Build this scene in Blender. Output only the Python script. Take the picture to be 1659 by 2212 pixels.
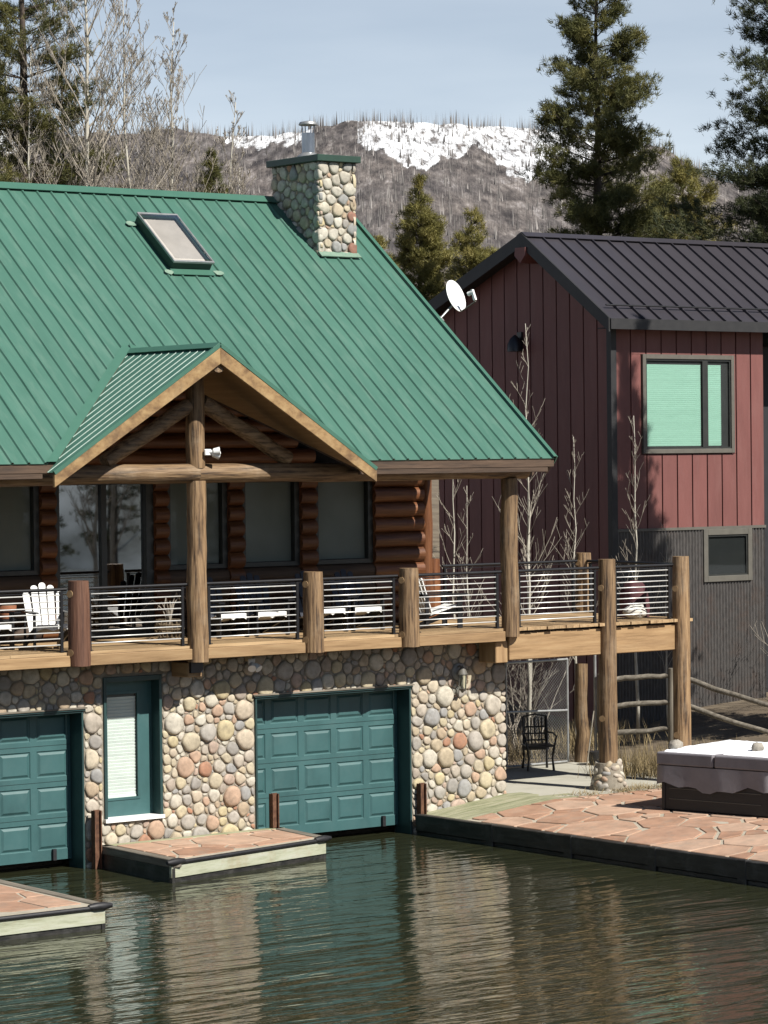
import bpy, math, random
import numpy as np
from mathutils import Vector, Matrix

random.seed(7)
for o in list(bpy.data.objects):
    bpy.data.objects.remove(o, do_unlink=True)
scene = bpy.context.scene
COL = scene.collection
V = Vector

# ------------------------------------------------------------------ camera
YAW, PITCH, ROLL = math.radians(52.82), math.radians(-0.99), math.radians(-0.64)
CAM = V((-32.376, -39.384, 6.192))
FW = V((math.cos(PITCH) * math.cos(YAW), math.cos(PITCH) * math.sin(YAW), math.sin(PITCH)))
RT = FW.cross(V((0, 0, 1))).normalized()
UP = RT.cross(FW)
RT, UP = (math.cos(ROLL) * RT + math.sin(ROLL) * UP), (-math.sin(ROLL) * RT + math.cos(ROLL) * UP)
cd = bpy.data.cameras.new("camera")
cd.sensor_fit = 'HORIZONTAL'
cd.sensor_width = 36.0
cd.lens = 36.0 * 6500.0 / 1659.0
cd.clip_start = 0.5
cd.clip_end = 9000
cam = bpy.data.objects.new("camera", cd)
COL.objects.link(cam)
cam.matrix_world = Matrix(((RT.x, UP.x, -FW.x, CAM.x), (RT.y, UP.y, -FW.y, CAM.y), (RT.z, UP.z, -FW.z, CAM.z), (0, 0, 0, 1)))
scene.camera = cam

# ------------------------------------------------------------------ light
SUN_AZ, SUN_EL = math.radians(13), math.radians(45)
SDIR = V((math.sin(SUN_AZ) * math.cos(SUN_EL), -math.cos(SUN_AZ) * math.cos(SUN_EL), math.sin(SUN_EL)))
sd = bpy.data.lights.new("sun", 'SUN')
sd.energy = 5.0
sd.angle = math.radians(0.53)
sd.color = (1.0, 0.955, 0.88)
sun = bpy.data.objects.new("sun", sd)
COL.objects.link(sun)
sun.location = (0, -20, 30)
sun.rotation_euler = (-SDIR).to_track_quat('-Z', 'Y').to_euler()

world = bpy.data.worlds.new("World")
scene.world = world
world.use_nodes = True
wn = world.node_tree
wn.nodes.clear()
w_out = wn.nodes.new('ShaderNodeOutputWorld')
w_bg = wn.nodes.new('ShaderNodeBackground')
sky = wn.nodes.new('ShaderNodeTexSky')
sky.sky_type = 'NISHITA'
sky.sun_disc = False
sky.sun_elevation = SUN_EL
sky.sun_rotation = math.atan2(SDIR.x, SDIR.y)
sky.altitude = 2600
sky.air_density = 1.0
sky.dust_density = 0.5
sky.ozone_density = 1.2
w_bg.inputs['Strength'].default_value = 0.05
# thin high cirrus veil over the whole sky
tc = wn.nodes.new('ShaderNodeTexCoord')
mp = wn.nodes.new('ShaderNodeMapping')
mp.inputs['Scale'].default_value = (2.4, 2.4, 13.0)
mp.inputs['Rotation'].default_value = (0.06, 0.05, 0.3)
nz = wn.nodes.new('ShaderNodeTexNoise')
nz.inputs['Scale'].default_value = 1.7
nz.inputs['Detail'].default_value = 5
nz.inputs['Roughness'].default_value = 0.5
rp = wn.nodes.new('ShaderNodeValToRGB')
rp.color_ramp.elements[0].position = 0.30
rp.color_ramp.elements[0].color = (0.60, 0.60, 0.60, 1)
rp.color_ramp.elements[1].position = 0.70
rp.color_ramp.elements[1].color = (1.0, 1.0, 1.0, 1)
mx = wn.nodes.new('ShaderNodeMixRGB')
mx.inputs['Color2'].default_value = (12.6, 13.6, 14.4, 1)
sx = wn.nodes.new('ShaderNodeSeparateXYZ')     # the veil is thickest through the long air path near the horizon
hz = wn.nodes.new('ShaderNodeMapRange')
hz.interpolation_type = 'SMOOTHSTEP'
hz.inputs['From Min'].default_value = -0.05
hz.inputs['From Max'].default_value = 0.36
hz.inputs['To Min'].default_value = 1.0
hz.inputs['To Max'].default_value = 0.03
vm = wn.nodes.new('ShaderNodeMath')
vm.operation = 'MULTIPLY'
wn.links.new(tc.outputs['Generated'], sx.inputs[0])
wn.links.new(sx.outputs['Z'], hz.inputs['Value'])
wn.links.new(tc.outputs['Generated'], mp.inputs['Vector'])
wn.links.new(mp.outputs['Vector'], nz.inputs['Vector'])
wn.links.new(nz.outputs['Fac'], rp.inputs['Fac'])
wn.links.new(rp.outputs['Color'], vm.inputs[0])
wn.links.new(hz.outputs[0], vm.inputs[1])
wn.links.new(vm.outputs[0], mx.inputs['Fac'])
wn.links.new(sky.outputs['Color'], mx.inputs['Color1'])
wn.links.new(mx.outputs['Color'], w_bg.inputs['Color'])
wn.links.new(w_bg.outputs['Background'], w_out.inputs['Surface'])

vs = scene.view_settings
vs.view_transform = 'Standard'
vs.look = 'None'
vs.exposure = 0.65
vs.gamma = 1.0
vs.use_curve_mapping = False
scene.cycles.max_bounces = 8
scene.cycles.diffuse_bounces = 2
scene.cycles.glossy_bounces = 4
scene.cycles.transparent_max_bounces = 8
scene.cycles.caustics_reflective = False
scene.cycles.caustics_refractive = False

# ------------------------------------------------------------------ helpers
WPOS = {}


def reg(o, pos):
    WPOS[o.name] = V(pos)


def tag(o, label=None, cat=None, group=None, kind=None):
    if label: o['label'] = label
    if cat: o['category'] = cat
    if group: o['group'] = group
    if kind: o['kind'] = kind
    return o


def thing(name, label, cat, loc=(0, 0, 0), group=None, local=False):
    o = bpy.data.objects.new(name, None)
    o.empty_display_size = 0.2
    COL.objects.link(o)
    o.location = loc
    reg(o, (0, 0, 0) if local else loc)
    return tag(o, label, cat, group)


def make_obj(name, me, parent, loc):
    o = bpy.data.objects.new(name, me)
    COL.objects.link(o)
    pw = V((0, 0, 0))
    if parent is not None:
        o.parent = parent
        pw = WPOS[parent.name]
    o.location = V(loc) - pw
    reg(o, loc)
    return o


class MB:
    def __init__(s):
        s.v = []
        s.f = []

    def add(s, vs_, fs):
        n = len(s.v)
        s.v += [tuple(p) for p in vs_]
        s.f += [tuple(i + n for i in f) for f in fs]
        return s

    def box(s, x0, x1, y0, y1, z0, z1):
        return s.add([(x0, y0, z0), (x1, y0, z0), (x1, y1, z0), (x0, y1, z0), (x0, y0, z1), (x1, y0, z1), (x1, y1, z1), (x0, y1, z1)],
                     [(0, 3, 2, 1), (4, 5, 6, 7), (0, 1, 5, 4), (1, 2, 6, 5), (2, 3, 7, 6), (3, 0, 4, 7)])

    def obox(s, c, ax, ay, az):
        c, ax, ay, az = V(c), V(ax), V(ay), V(az)
        p = [c + i * ax + j * ay + k * az for k in (-.5, .5) for i, j in ((-.5, -.5), (.5, -.5), (.5, .5), (-.5, .5))]
        return s.add(p, [(0, 3, 2, 1), (4, 5, 6, 7), (0, 1, 5, 4), (1, 2, 6, 5), (2, 3, 7, 6), (3, 0, 4, 7)])

    def prism(s, poly, vec):
        vec = V(vec)
        n = len(poly)
        p = [V(q) for q in poly]
        # keep outward orientation
        nrm = V((0, 0, 0))
        for i in range(n):
            nrm += p[i].cross(p[(i + 1) % n])
        if nrm.dot(vec) > 0:
            p = p[::-1]
        return s.add(p + [q + vec for q in p], [tuple(range(n)), tuple(range(2 * n - 1, n - 1, -1))] + [(i, i + n, (i + 1) % n + n, (i + 1) % n) for i in range(n)])

    def tube(s, pts, radii, n=8, cap=True, jit=0.0, rng=random):
        pts = [V(p) for p in pts]
        if not hasattr(radii, '__len__'):
            radii = [radii] * len(pts)
        base = len(s.v)
        t0 = (pts[1] - pts[0]).normalized()
        a = t0.cross(V((0, 0, 1)))
        if a.length < 1e-3:
            a = t0.cross(V((0, 1, 0)))
        a.normalize()
        for i, p in enumerate(pts):
            if i == 0: t = pts[1] - pts[0]
            elif i == len(pts) - 1: t = pts[-1] - pts[-2]
            else: t = pts[i + 1] - pts[i - 1]
            t.normalize()
            a = (a - t * a.dot(t)).normalized()
            b = t.cross(a)
            for k in range(n):
                w = 2 * math.pi * k / n
                r = radii[i] * (1 + (rng.uniform(-jit, jit) if jit else 0))
                s.v.append(tuple(p + a * (r * math.cos(w)) + b * (r * math.sin(w))))
        for i in range(len(pts) - 1):
            for k in range(n):
                q = base + i * n
                s.f.append((q + k, q + (k + 1) % n, q + n + (k + 1) % n, q + n + k))
        if cap:
            s.f.append(tuple(base + k for k in range(n))[::-1])
            q = base + (len(pts) - 1) * n
            s.f.append(tuple(q + k for k in range(n)))
        return s

    def build(s, name, mat, parent=None, smooth=None, bevel=0, kind=None, seg=1):
        a = np.array(s.v, dtype=float)
        c = (a.min(0) + a.max(0)) / 2
        me = bpy.data.meshes.new(name)
        me.from_pydata((a - c).tolist(), [], s.f)
        if mat: me.materials.append(MAT[mat] if isinstance(mat, str) else mat)
        if smooth:
            me.shade_smooth()
            me.set_sharp_from_angle(angle=math.radians(smooth if smooth > 1 else 180))
        me.update()
        o = make_obj(name, me, parent, c)
        if bevel:
            m = o.modifiers.new("bevel", 'BEVEL')
            m.width = bevel
            m.segments = seg
            m.limit_method = 'ANGLE'
        if kind: o['kind'] = kind
        return o


def sheet(x0, x1, y, z0, z1):
    """one pane of glass facing the lake"""
    return MB().add([(x0, y, z0), (x1, y, z0), (x1, y, z1), (x0, y, z1)], [(0, 1, 2, 3)])


def raw_mesh(name, verts, faces_flat, per, mat, parent=None, smooth=False):
    """verts (n,3), faces_flat (m*per,) numpy -> mesh object"""
    c = (verts.min(0) + verts.max(0)) / 2
    me = bpy.data.meshes.new(name)
    nv = len(verts)
    nf = len(faces_flat) // per
    me.vertices.add(nv)
    me.vertices.foreach_set('co', (verts - c).astype(np.float32).ravel())
    me.loops.add(nf * per)
    me.loops.foreach_set('vertex_index', faces_flat.astype(np.int32))
    me.polygons.add(nf)
    me.polygons.foreach_set('loop_start', np.arange(0, nf * per, per, dtype=np.int32))
    me.update(calc_edges=True)
    me.materials.append(MAT[mat])
    if smooth: me.shade_smooth()
    return make_obj(name, me, parent, c)


def copy_tree(o, parent=None):
    c = o.copy()
    COL.objects.link(c)
    c.parent = parent
    for ch in list(o.children):
        if ch is not c:
            copy_tree(ch, c)
    return c


# ------------------------------------------------------------------ materials
MAT = {}
KA = .62          # measured surface colours, dulled to real reflectances (the picture is exposed +0.65)
WHITE = ('white_paint', 'blind_white', 'blind_green', 'snow', 'steel')


def lk(nt, a, b): nt.links.new(a, b)


def M(name, cols, rough=.7, scale=6, stretch=(1, 1, 1), bump=.15, bscale=None, detail=5, metal=0.0, rnd=0.0, spec=.5, pos=None,
      ramp='LINEAR', source='noise', coat=0.0, hue=0.0, dirt=None, bdist=.02):
    if name not in WHITE:
        cols = [tuple(v * KA for v in c) for c in cols]
        if dirt: dirt = (tuple(v * KA for v in dirt[0]),) + tuple(dirt[1:])
    m = bpy.data.materials.new(name)
    m.use_nodes = True
    nt = m.node_tree
    b = nt.nodes['Principled BSDF']
    b.inputs['Roughness'].default_value = rough
    b.inputs['Metallic'].default_value = metal
    b.inputs['Specular IOR Level'].default_value = spec
    if coat:
        b.inputs['Coat Weight'].default_value = coat
    tc = nt.nodes.new('ShaderNodeTexCoord')
    oi = nt.nodes.new('ShaderNodeObjectInfo')
    add = nt.nodes.new('ShaderNodeVectorMath')
    add.operation = 'ADD'
    mul = nt.nodes.new('ShaderNodeVectorMath')
    mul.operation = 'SCALE'
    comb = nt.nodes.new('ShaderNodeCombineXYZ')
    for k in 'XYZ': lk(nt, oi.outputs['Random'], comb.inputs[k])
    lk(nt, comb.outputs[0], mul.inputs[0])
    mul.inputs['Scale'].default_value = 37.0
    lk(nt, tc.outputs['Object'], add.inputs[0])
    lk(nt, mul.outputs[0], add.inputs[1])
    mp = nt.nodes.new('ShaderNodeMapping')
    mp.inputs['Scale'].default_value = stretch
    lk(nt, add.outputs[0], mp.inputs['Vector'])
    nz = nt.nodes.new('ShaderNodeTexNoise')
    nz.inputs['Scale'].default_value = scale
    nz.inputs['Detail'].default_value = detail
    nz.inputs['Roughness'].default_value = .62
    lk(nt, mp.outputs[0], nz.inputs['Vector'])
    rp = nt.nodes.new('ShaderNodeValToRGB')
    cr = rp.color_ramp
    cr.interpolation = ramp
    n = len(cols)
    if pos is None:
        pos = [.3 + .4 * i / max(1, n - 1) for i in range(n)] if source == 'noise' else [i / n for i in range(n)]
    while len(cr.elements) < n: cr.elements.new(.5)
    for i, c in enumerate(cols):
        cr.elements[i].position = pos[i]
        cr.elements[i].color = (*c, 1)
    if source == 'noise':
        lk(nt, nz.outputs['Fac'], rp.inputs['Fac'])
        colo = rp.outputs['Color']
    else:
        if source == 'object':
            lk(nt, oi.outputs['Random'], rp.inputs['Fac'])
        else:
            ge = nt.nodes.new('ShaderNodeNewGeometry')
            lk(nt, ge.outputs['Random Per Island'], rp.inputs['Fac'])
        # mottling on top of the piece colour
        mr = nt.nodes.new('ShaderNodeMapRange')
        mr.inputs['From Min'].default_value = .3
        mr.inputs['From Max'].default_value = .7
        mr.inputs['To Min'].default_value = .72
        mr.inputs['To Max'].default_value = 1.2
        lk(nt, nz.outputs['Fac'], mr.inputs['Value'])
        hs = nt.nodes.new('ShaderNodeHueSaturation')
        lk(nt, rp.outputs['Color'], hs.inputs['Color'])
        lk(nt, mr.outputs[0], hs.inputs['Value'])
        colo = hs.outputs['Color']
    if rnd or hue:
        hs = nt.nodes.new('ShaderNodeHueSaturation')
        mr = nt.nodes.new('ShaderNodeMapRange')
        mr.inputs['To Min'].default_value = 1 - rnd
        mr.inputs['To Max'].default_value = 1 + rnd
        lk(nt, oi.outputs['Random'], mr.inputs['Value'])
        lk(nt, colo, hs.inputs['Color'])
        lk(nt, mr.outputs[0], hs.inputs['Value'])
        if hue:
            mr2 = nt.nodes.new('ShaderNodeMapRange')
            wm = nt.nodes.new('ShaderNodeMath')
            wm.operation = 'MULTIPLY'
            wm.inputs[1].default_value = 17.3
            fr = nt.nodes.new('ShaderNodeMath')
            fr.operation = 'FRACT'
            lk(nt, oi.outputs['Random'], wm.inputs[0])
            lk(nt, wm.outputs[0], fr.inputs[0])
            mr2.inputs['To Min'].default_value = .5 - hue
            mr2.inputs['To Max'].default_value = .5 + hue
            lk(nt, fr.outputs[0], mr2.inputs['Value'])
            lk(nt, mr2.outputs[0], hs.inputs['Hue'])
        colo = hs.outputs['Color']
    if dirt:  # stains with a shape of their own, (colour, amount, scale)
        n2 = nt.nodes.new('ShaderNodeTexNoise')
        n2.inputs['Scale'].default_value = dirt[2]
        n2.inputs['Detail'].default_value = 8
        n2.inputs['Roughness'].default_value = .7
        lk(nt, mp.outputs[0] if len(dirt) > 3 else add.outputs[0], n2.inputs['Vector'])
        r2 = nt.nodes.new('ShaderNodeMapRange')
        r2.inputs['From Min'].default_value = .5
        r2.inputs['From Max'].default_value = .72
        r2.inputs['To Max'].default_value = dirt[1]
        lk(nt, n2.outputs['Fac'], r2.inputs['Value'])
        mx = nt.nodes.new('ShaderNodeMixRGB')
        mx.inputs['Color2'].default_value = (*dirt[0], 1)
        lk(nt, r2.outputs[0], mx.inputs['Fac'])
        lk(nt, colo, mx.inputs['Color1'])
        colo = mx.outputs['Color']
    lk(nt, colo, b.inputs['Base Color'])
    if bump:
        bp = nt.nodes.new('ShaderNodeBump')
        bp.inputs['Strength'].default_value = bump
        bp.inputs['Distance'].default_value = bdist
        if bscale:
            n3 = nt.nodes.new('ShaderNodeTexNoise')
            n3.inputs['Scale'].default_value = bscale
            n3.inputs['Detail'].default_value = 4
            lk(nt, mp.outputs[0], n3.inputs['Vector'])
            lk(nt, n3.outputs['Fac'], bp.inputs['Height'])
        else:
            lk(nt, nz.outputs['Fac'], bp.inputs['Height'])
        lk(nt, bp.outputs['Normal'], b.inputs['Normal'])
    MAT[name] = m
    return m


LOGC = [(.13, .075, .036), (.30, .185, .092), (.44, .29, .150)]
for ax, st in (('x', (.35, 5, 5)), ('y', (5, .35, 5)), ('z', (5, 5, .35))):
    M('log_' + ax, [(.05, .03, .016)] + LOGC, pos=[.33, .40, .52, .68], rough=.66, scale=4.5, detail=9, stretch=st, bump=.7, bscale=7, rnd=.18, dirt=((.50, .38, .25), .5, 1.6))
    M('plank_' + ax, [(.40, .25, .12), (.56, .38, .20), (.66, .47, .26)], rough=.7, scale=3, stretch=st, bump=.3, rnd=.16, dirt=((.22, .13, .07), .6, 2.2, 1))
    M('timber_' + ax, [(.30, .18, .08), (.46, .29, .14), (.55, .37, .19)], rough=.72, scale=2.6, stretch=st, bump=.3, rnd=.1, dirt=((.20, .11, .05), .6, 1.2, 1))
    M('stained_' + ax, [(.10, .032, .013), (.20, .075, .028), (.29, .125, .05)], rough=.48, scale=4, detail=8, stretch=st, bump=.45, bscale=6, rnd=.25, spec=.4)
    M('darkwood_' + ax, [(.045, .028, .018), (.10, .06, .036), (.15, .095, .06)], rough=.75, scale=3, stretch=st, bump=.3, rnd=.2)
    M('grey_' + ax, [(.12, .10, .075), (.24, .21, .165), (.36, .32, .26)], rough=.85, scale=3, stretch=st, bump=.4, rnd=.2)
    M('moss_' + ax, [(.22, .24, .12), (.42, .42, .26), (.55, .52, .38)], rough=.9, scale=2.2, stretch=st, bump=.3, rnd=.12, dirt=((.15, .2, .07), .6, 1.3))
M('log_rust', [(.08, .03, .016), (.17, .075, .042), (.24, .115, .068)], rough=.7, scale=4, detail=8, stretch=(5, 5, .35), bump=.5, bscale=7)
M('end_grain', [(.34, .21, .10), (.50, .34, .18)], rough=.8, scale=9, bump=.2)
M('barge', [(.20, .11, .045), (.42, .26, .11), (.56, .38, .18)], rough=.7, scale=2.2, stretch=(2.2, 2.2, 3.2), bump=.35, dirt=((.13, .07, .035), .75, 3.2))
M('soffit', [(.30, .18, .08), (.42, .27, .13)], rough=.7, scale=2, stretch=(6, .5, 6), bump=.2)
ROOFG = [(.076, .194, .143), (.088, .218, .163), (.099, .236, .178)]
M('roof_green', ROOFG, rough=.42, scale=1.0, stretch=(3.5, .8, .8), bump=.16, bscale=2.2, rnd=.05, spec=.45, dirt=((.15, .275, .215), .75, 1.6, 1))
M('green_trim', [(.070, .19, .136), (.085, .22, .158)], rough=.4, scale=3, bump=.03)
M('cap_green', [(.02, .06, .042), (.03, .08, .055)], rough=.5, scale=5, bump=.08)
M('sealant', [(.17, .30, .22), (.3, .42, .32)], rough=.8, scale=9, bump=.3)
STONE = [(.66, .57, .41), (.42, .39, .35), (.76, .70, .57), (.58, .45, .31), (.78, .73, .61), (.45, .44, .42), (.63, .52, .36), (.55, .29, .18),
         (.72, .62, .42), (.53, .49, .43), (.68, .57, .43), (.70, .59, .36), (.57, .52, .45), (.64, .44, .31), (.75, .69, .57), (.51, .43, .35), (.70, .63, .52), (.63, .55, .45),
         (.74, .64, .48), (.62, .47, .37)]
for nm, src in (('stone', 'object'), ('stone_mass', 'island')):
    M(nm, STONE, rough=.82, scale=7, detail=8, bump=.45, source=src, ramp='CONSTANT', bdist=.012, dirt=((.24, .20, .15), .5, 11))
CST = [(.58, .54, .44), (.70, .66, .55), (.42, .42, .40), (.74, .69, .55), (.54, .46, .35), (.80, .76, .64), (.46, .45, .41), (.68, .58, .42), (.72, .67, .56), (.40, .20, .14), (.66, .62, .52), (.62, .57, .47)]
M('chimney_stone', CST, rough=.82, scale=8, detail=8, bump=.45, source='object', ramp='CONSTANT', bdist=.012, dirt=((.2, .18, .14), .4, 13))
M('mortar', [(.30, .26, .20), (.45, .40, .32)], rough=.95, scale=14, bump=.5)
M('teal', [(.044, .122, .124), (.058, .158, .160), (.072, .185, .187)], rough=.5, scale=1.6, stretch=(1, 1, .6), bump=.05, dirt=((.10, .20, .20), .5, 2.0))
M('teal_trim', [(.022, .062, .062), (.032, .085, .083)], rough=.5, scale=4, bump=.08)
M('black_metal', [(.010, .010, .012), (.018, .018, .021)], rough=.4, scale=10, bump=.02, spec=.5)
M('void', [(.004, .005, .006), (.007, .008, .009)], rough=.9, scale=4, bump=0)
M('steel', [(.62, .62, .60), (.78, .78, .75)], rough=.35, scale=8, bump=0, metal=.35)
M('flue_metal', [(.30, .33, .38), (.55, .57, .60)], rough=.28, scale=7, stretch=(1, 1, .3), bump=.05, metal=.9)
M('galv', [(.45, .46, .46), (.68, .69, .68)], rough=.4, scale=9, bump=.05, metal=.6)
M('white_paint', [(.70, .71, .70), (.80, .80, .78)], rough=.55, scale=6, bump=.04)
M('blind_white', [(.66, .70, .67), (.78, .81, .78)], rough=.7, scale=3, bump=0, rnd=.06)
M('blind_green', [(.36, .61, .50), (.40, .66, .55)], rough=.7, scale=3, bump=0, rnd=.03)
M('curtain', [(.30, .315, .295), (.35, .36, .335)], rough=.9, scale=1.2, bump=0)
M('red_board', [(.215, .076, .066), (.245, .088, .077), (.27, .098, .086)], rough=.62, scale=2.5, stretch=(2, 2, .4), bump=.12, bscale=30, rnd=.09, dirt=((.30, .14, .125), .45, 2.0, 1))
M('red_dark', [(.10, .03, .03), (.13, .038, .036)], rough=.7, scale=3, bump=.1)
M('roof_dark', [(.052, .047, .056), (.066, .060, .070)], rough=.36, scale=1.5, stretch=(1, .6, .6), bump=.04, bscale=40, rnd=.06, spec=.55)
M('dark_trim', [(.020, .020, .022), (.034, .033, .034)], rough=.6, scale=6, bump=.1)
M('taupe', [(.135, .125, .105), (.18, .168, .14)], rough=.6, scale=5, bump=.08)
M('bronze', [(.03, .032, .03), (.05, .052, .046)], rough=.4, scale=5, bump=.03)
M('corrugated', [(.07, .064, .061), (.11, .102, .097), (.145, .132, .124)], rough=.5, scale=9, stretch=(3, 3, .7), bump=.25, metal=.15, dirt=((.14, .085, .06), .5, 2))
FLAG = [(.54, .315, .205), (.62, .39, .265), (.49, .275, .175), (.66, .44, .31), (.58, .345, .23)]
M('flagstone', FLAG, rough=.85, scale=3, detail=8, bump=.35, source='object', ramp='CONSTANT', dirt=((.42, .37, .30), .5, 4))
M('pale_mortar', [(.52, .46, .36), (.68, .61, .49)], rough=.95, scale=12, bump=.5, dirt=((.25, .26, .15), .6, 3))
M('concrete', [(.54, .52, .43), (.68, .65, .55)], rough=.9, scale=3, detail=8, bump=.2, dirt=((.27, .26, .18), .5, 1.5))
M('wet_timber', [(.008, .008, .008), (.03, .028, .025), (.06, .055, .048)], rough=.5, scale=2, stretch=(2, 1, 6), bump=.4, dirt=((.14, .14, .13), .6, 3))
M('pale_timber', [(.40, .42, .28), (.58, .60, .44), (.66, .67, .55)], rough=.85, scale=2, stretch=(1, 2, 7), bump=.35, dirt=((.42, .27, .13), .7, 1.4))
M('rubber', [(.012, .012, .014), (.03, .029, .032)], rough=.55, scale=12, bump=.1)
M('rust', [(.07, .03, .017), (.16, .07, .035), (.26, .13, .07)], rough=.85, scale=9, bump=.4)
M('vinyl', [(.24, .225, .245), (.34, .32, .34)], rough=.55, scale=2.2, bump=.25, bdist=.04)
M('cabinet', [(.016, .013, .012), (.026, .021, .02)], rough=.55, scale=4, stretch=(4, 1, 8), bump=.1)
M('snow', [(.80, .82, .85), (.90, .91, .93)], rough=.75, scale=5, bump=.35)
M('rock', [(.20, .18, .15), (.42, .38, .32), (.55, .51, .44)], rough=.9, scale=9, bump=.6)
M('white_rock', [(.50, .48, .43), (.80, .77, .70), (1.0, .97, .90)], rough=.9, scale=7, bump=.6)
M('terracotta', [(.36, .13, .06), (.48, .19, .09)], rough=.8, scale=6, bump=.2)
M('wicker', [(.10, .07, .04), (.26, .2, .12)], rough=.8, scale=40, bump=.4)
M('dark_navy', [(.016, .020, .034), (.026, .032, .05)], rough=.5, scale=6, bump=.03)
M('maroon', [(.05, .009, .013), (.13, .030, .038)], rough=.8, scale=5, bump=.4)
M('bark_pine', [(.06, .045, .035), (.16, .12, .095)], rough=.95, scale=7, stretch=(1, 1, .3), bump=.6)
M('bark_aspen', [(.40, .37, .30), (.66, .62, .52), (.78, .74, .64)], rough=.85, scale=5, stretch=(1, 1, .6), bump=.2)
M('twig_grey', [(.36, .31, .245), (.58, .52, .43)], rough=.9, scale=5, bump=0)
M('bark_dead', [(.09, .083, .08), (.16, .148, .14), (.26, .24, .225), (.12, .11, .105), (.38, .35, .33)], rough=.95, scale=.05, bump=0, source='island', ramp='CONSTANT')
M('dry_grass', [(.26, .19, .09), (.46, .36, .19)], rough=.9, scale=3, bump=0)
M('earth', [(.10, .075, .05), (.19, .145, .095), (.27, .22, .15)], rough=.95, scale=.9, detail=9, bump=.6, bdist=.1)
M('charcoal_shade_siding', [(.012, .013, .017), (.022, .023, .029)], rough=.7, scale=3, bump=.1)  # near-black stands in for shade on the wall past the red house


def foliage_mat(name, cols, trans=.25):
    cols = [tuple(v * 1.3 for v in c) for c in cols]
    m = bpy.data.materials.new(name)
    m.use_nodes = True
    nt = m.node_tree
    b = nt.nodes['Principled BSDF']
    b.inputs['Roughness'].default_value = .6
    b.inputs['Specular IOR Level'].default_value = .3
    tc = nt.nodes.new('ShaderNodeTexCoord')
    nz = nt.nodes.new('ShaderNodeTexNoise')
    nz.inputs['Scale'].default_value = 1.7
    nz.inputs['Detail'].default_value = 6
    lk(nt, tc.outputs['Object'], nz.inputs['Vector'])
    rp = nt.nodes.new('ShaderNodeValToRGB')
    n = len(cols)
    while len(rp.color_ramp.elements) < n: rp.color_ramp.elements.new(.5)
    for i, c in enumerate(cols):
        rp.color_ramp.elements[i].position = .3 + .4 * i / (n - 1)
        rp.color_ramp.elements[i].color = (*c, 1)
    lk(nt, nz.outputs['Fac'], rp.inputs['Fac'])
    lk(nt, rp.outputs['Color'], b.inputs['Base Color'])
    tr = nt.nodes.new('ShaderNodeBsdfTranslucent')
    lk(nt, rp.outputs['Color'], tr.inputs['Color'])
    ms = nt.nodes.new('ShaderNodeMixShader')
    ms.inputs['Fac'].default_value = trans
    lk(nt, b.outputs[0], ms.inputs[1])
    lk(nt, tr.outputs[0], ms.inputs[2])
    lk(nt, ms.outputs[0], nt.nodes['Material Output'].inputs['Surface'])
    MAT[name] = m


foliage_mat('needles_olive', [(.045, .050, .016), (.085, .085, .028), (.15, .135, .045)])
foliage_mat('needles_dark', [(.022, .030, .014), (.045, .052, .022), (.085, .085, .034)])
foliage_mat('needles_gold', [(.085, .082, .024), (.155, .14, .042), (.23, .195, .065)])
foliage_mat('needles_brown', [(.06, .05, .03), (.12, .095, .055), (.19, .155, .09)])


def glass_mat(name, tint, mixf, ior=1.5):
    m = bpy.data.materials.new(name)
    m.use_nodes = True
    nt = m.node_tree
    nt.nodes.remove(nt.nodes['Principled BSDF'])
    ge = nt.nodes.new('ShaderNodeNewGeometry')
    dt = nt.nodes.new('ShaderNodeVectorMath')
    dt.operation = 'DOT_PRODUCT'
    lk(nt, ge.outputs['Normal'], dt.inputs[0])
    lk(nt, ge.outputs['Incoming'], dt.inputs[1])
    ab = nt.nodes.new('ShaderNodeMath')
    ab.operation = 'ABSOLUTE'
    lk(nt, dt.outputs['Value'], ab.inputs[0])
    iv = nt.nodes.new('ShaderNodeMath')
    iv.operation = 'SUBTRACT'
    iv.inputs[0].default_value = 1.0
    lk(nt, ab.outputs[0], iv.inputs[1])
    fr = nt.nodes.new('ShaderNodeMath')
    fr.operation = 'POWER'
    fr.inputs[1].default_value = 5.0
    lk(nt, iv.outputs[0], fr.inputs[0])
    gl = nt.nodes.new('ShaderNodeBsdfGlossy')
    gl.inputs['Roughness'].default_value = .015
    tr = nt.nodes.new('ShaderNodeBsdfTransparent')
    tr.inputs['Color'].default_value = (*tint, 1)
    mr = nt.nodes.new('ShaderNodeMath')
    mr.operation = 'ADD'
    mr.inputs[1].default_value = mixf
    mr.use_clamp = True
    ms = nt.nodes.new('ShaderNodeMixShader')
    lk(nt, fr.outputs[0], mr.inputs[0])
    lk(nt, mr.outputs[0], ms.inputs['Fac'])
    lk(nt, tr.outputs[0], ms.inputs[1])
    lk(nt, gl.outputs[0], ms.inputs[2])
    lk(nt, ms.outputs[0], nt.nodes['Material Output'].inputs['Surface'])
    MAT[name] = m


glass_mat('glass', (.84, .89, .87), .06)
glass_mat('glass_coated', (.85, .89, .87), .035)
glass_mat('glass_mirror', (.5, .55, .53), .42)
glass_mat('glass_clear', (.93, .97, .95), .03)
glass_mat('dome_glass', (.92, .91, .89), .30)


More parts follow.
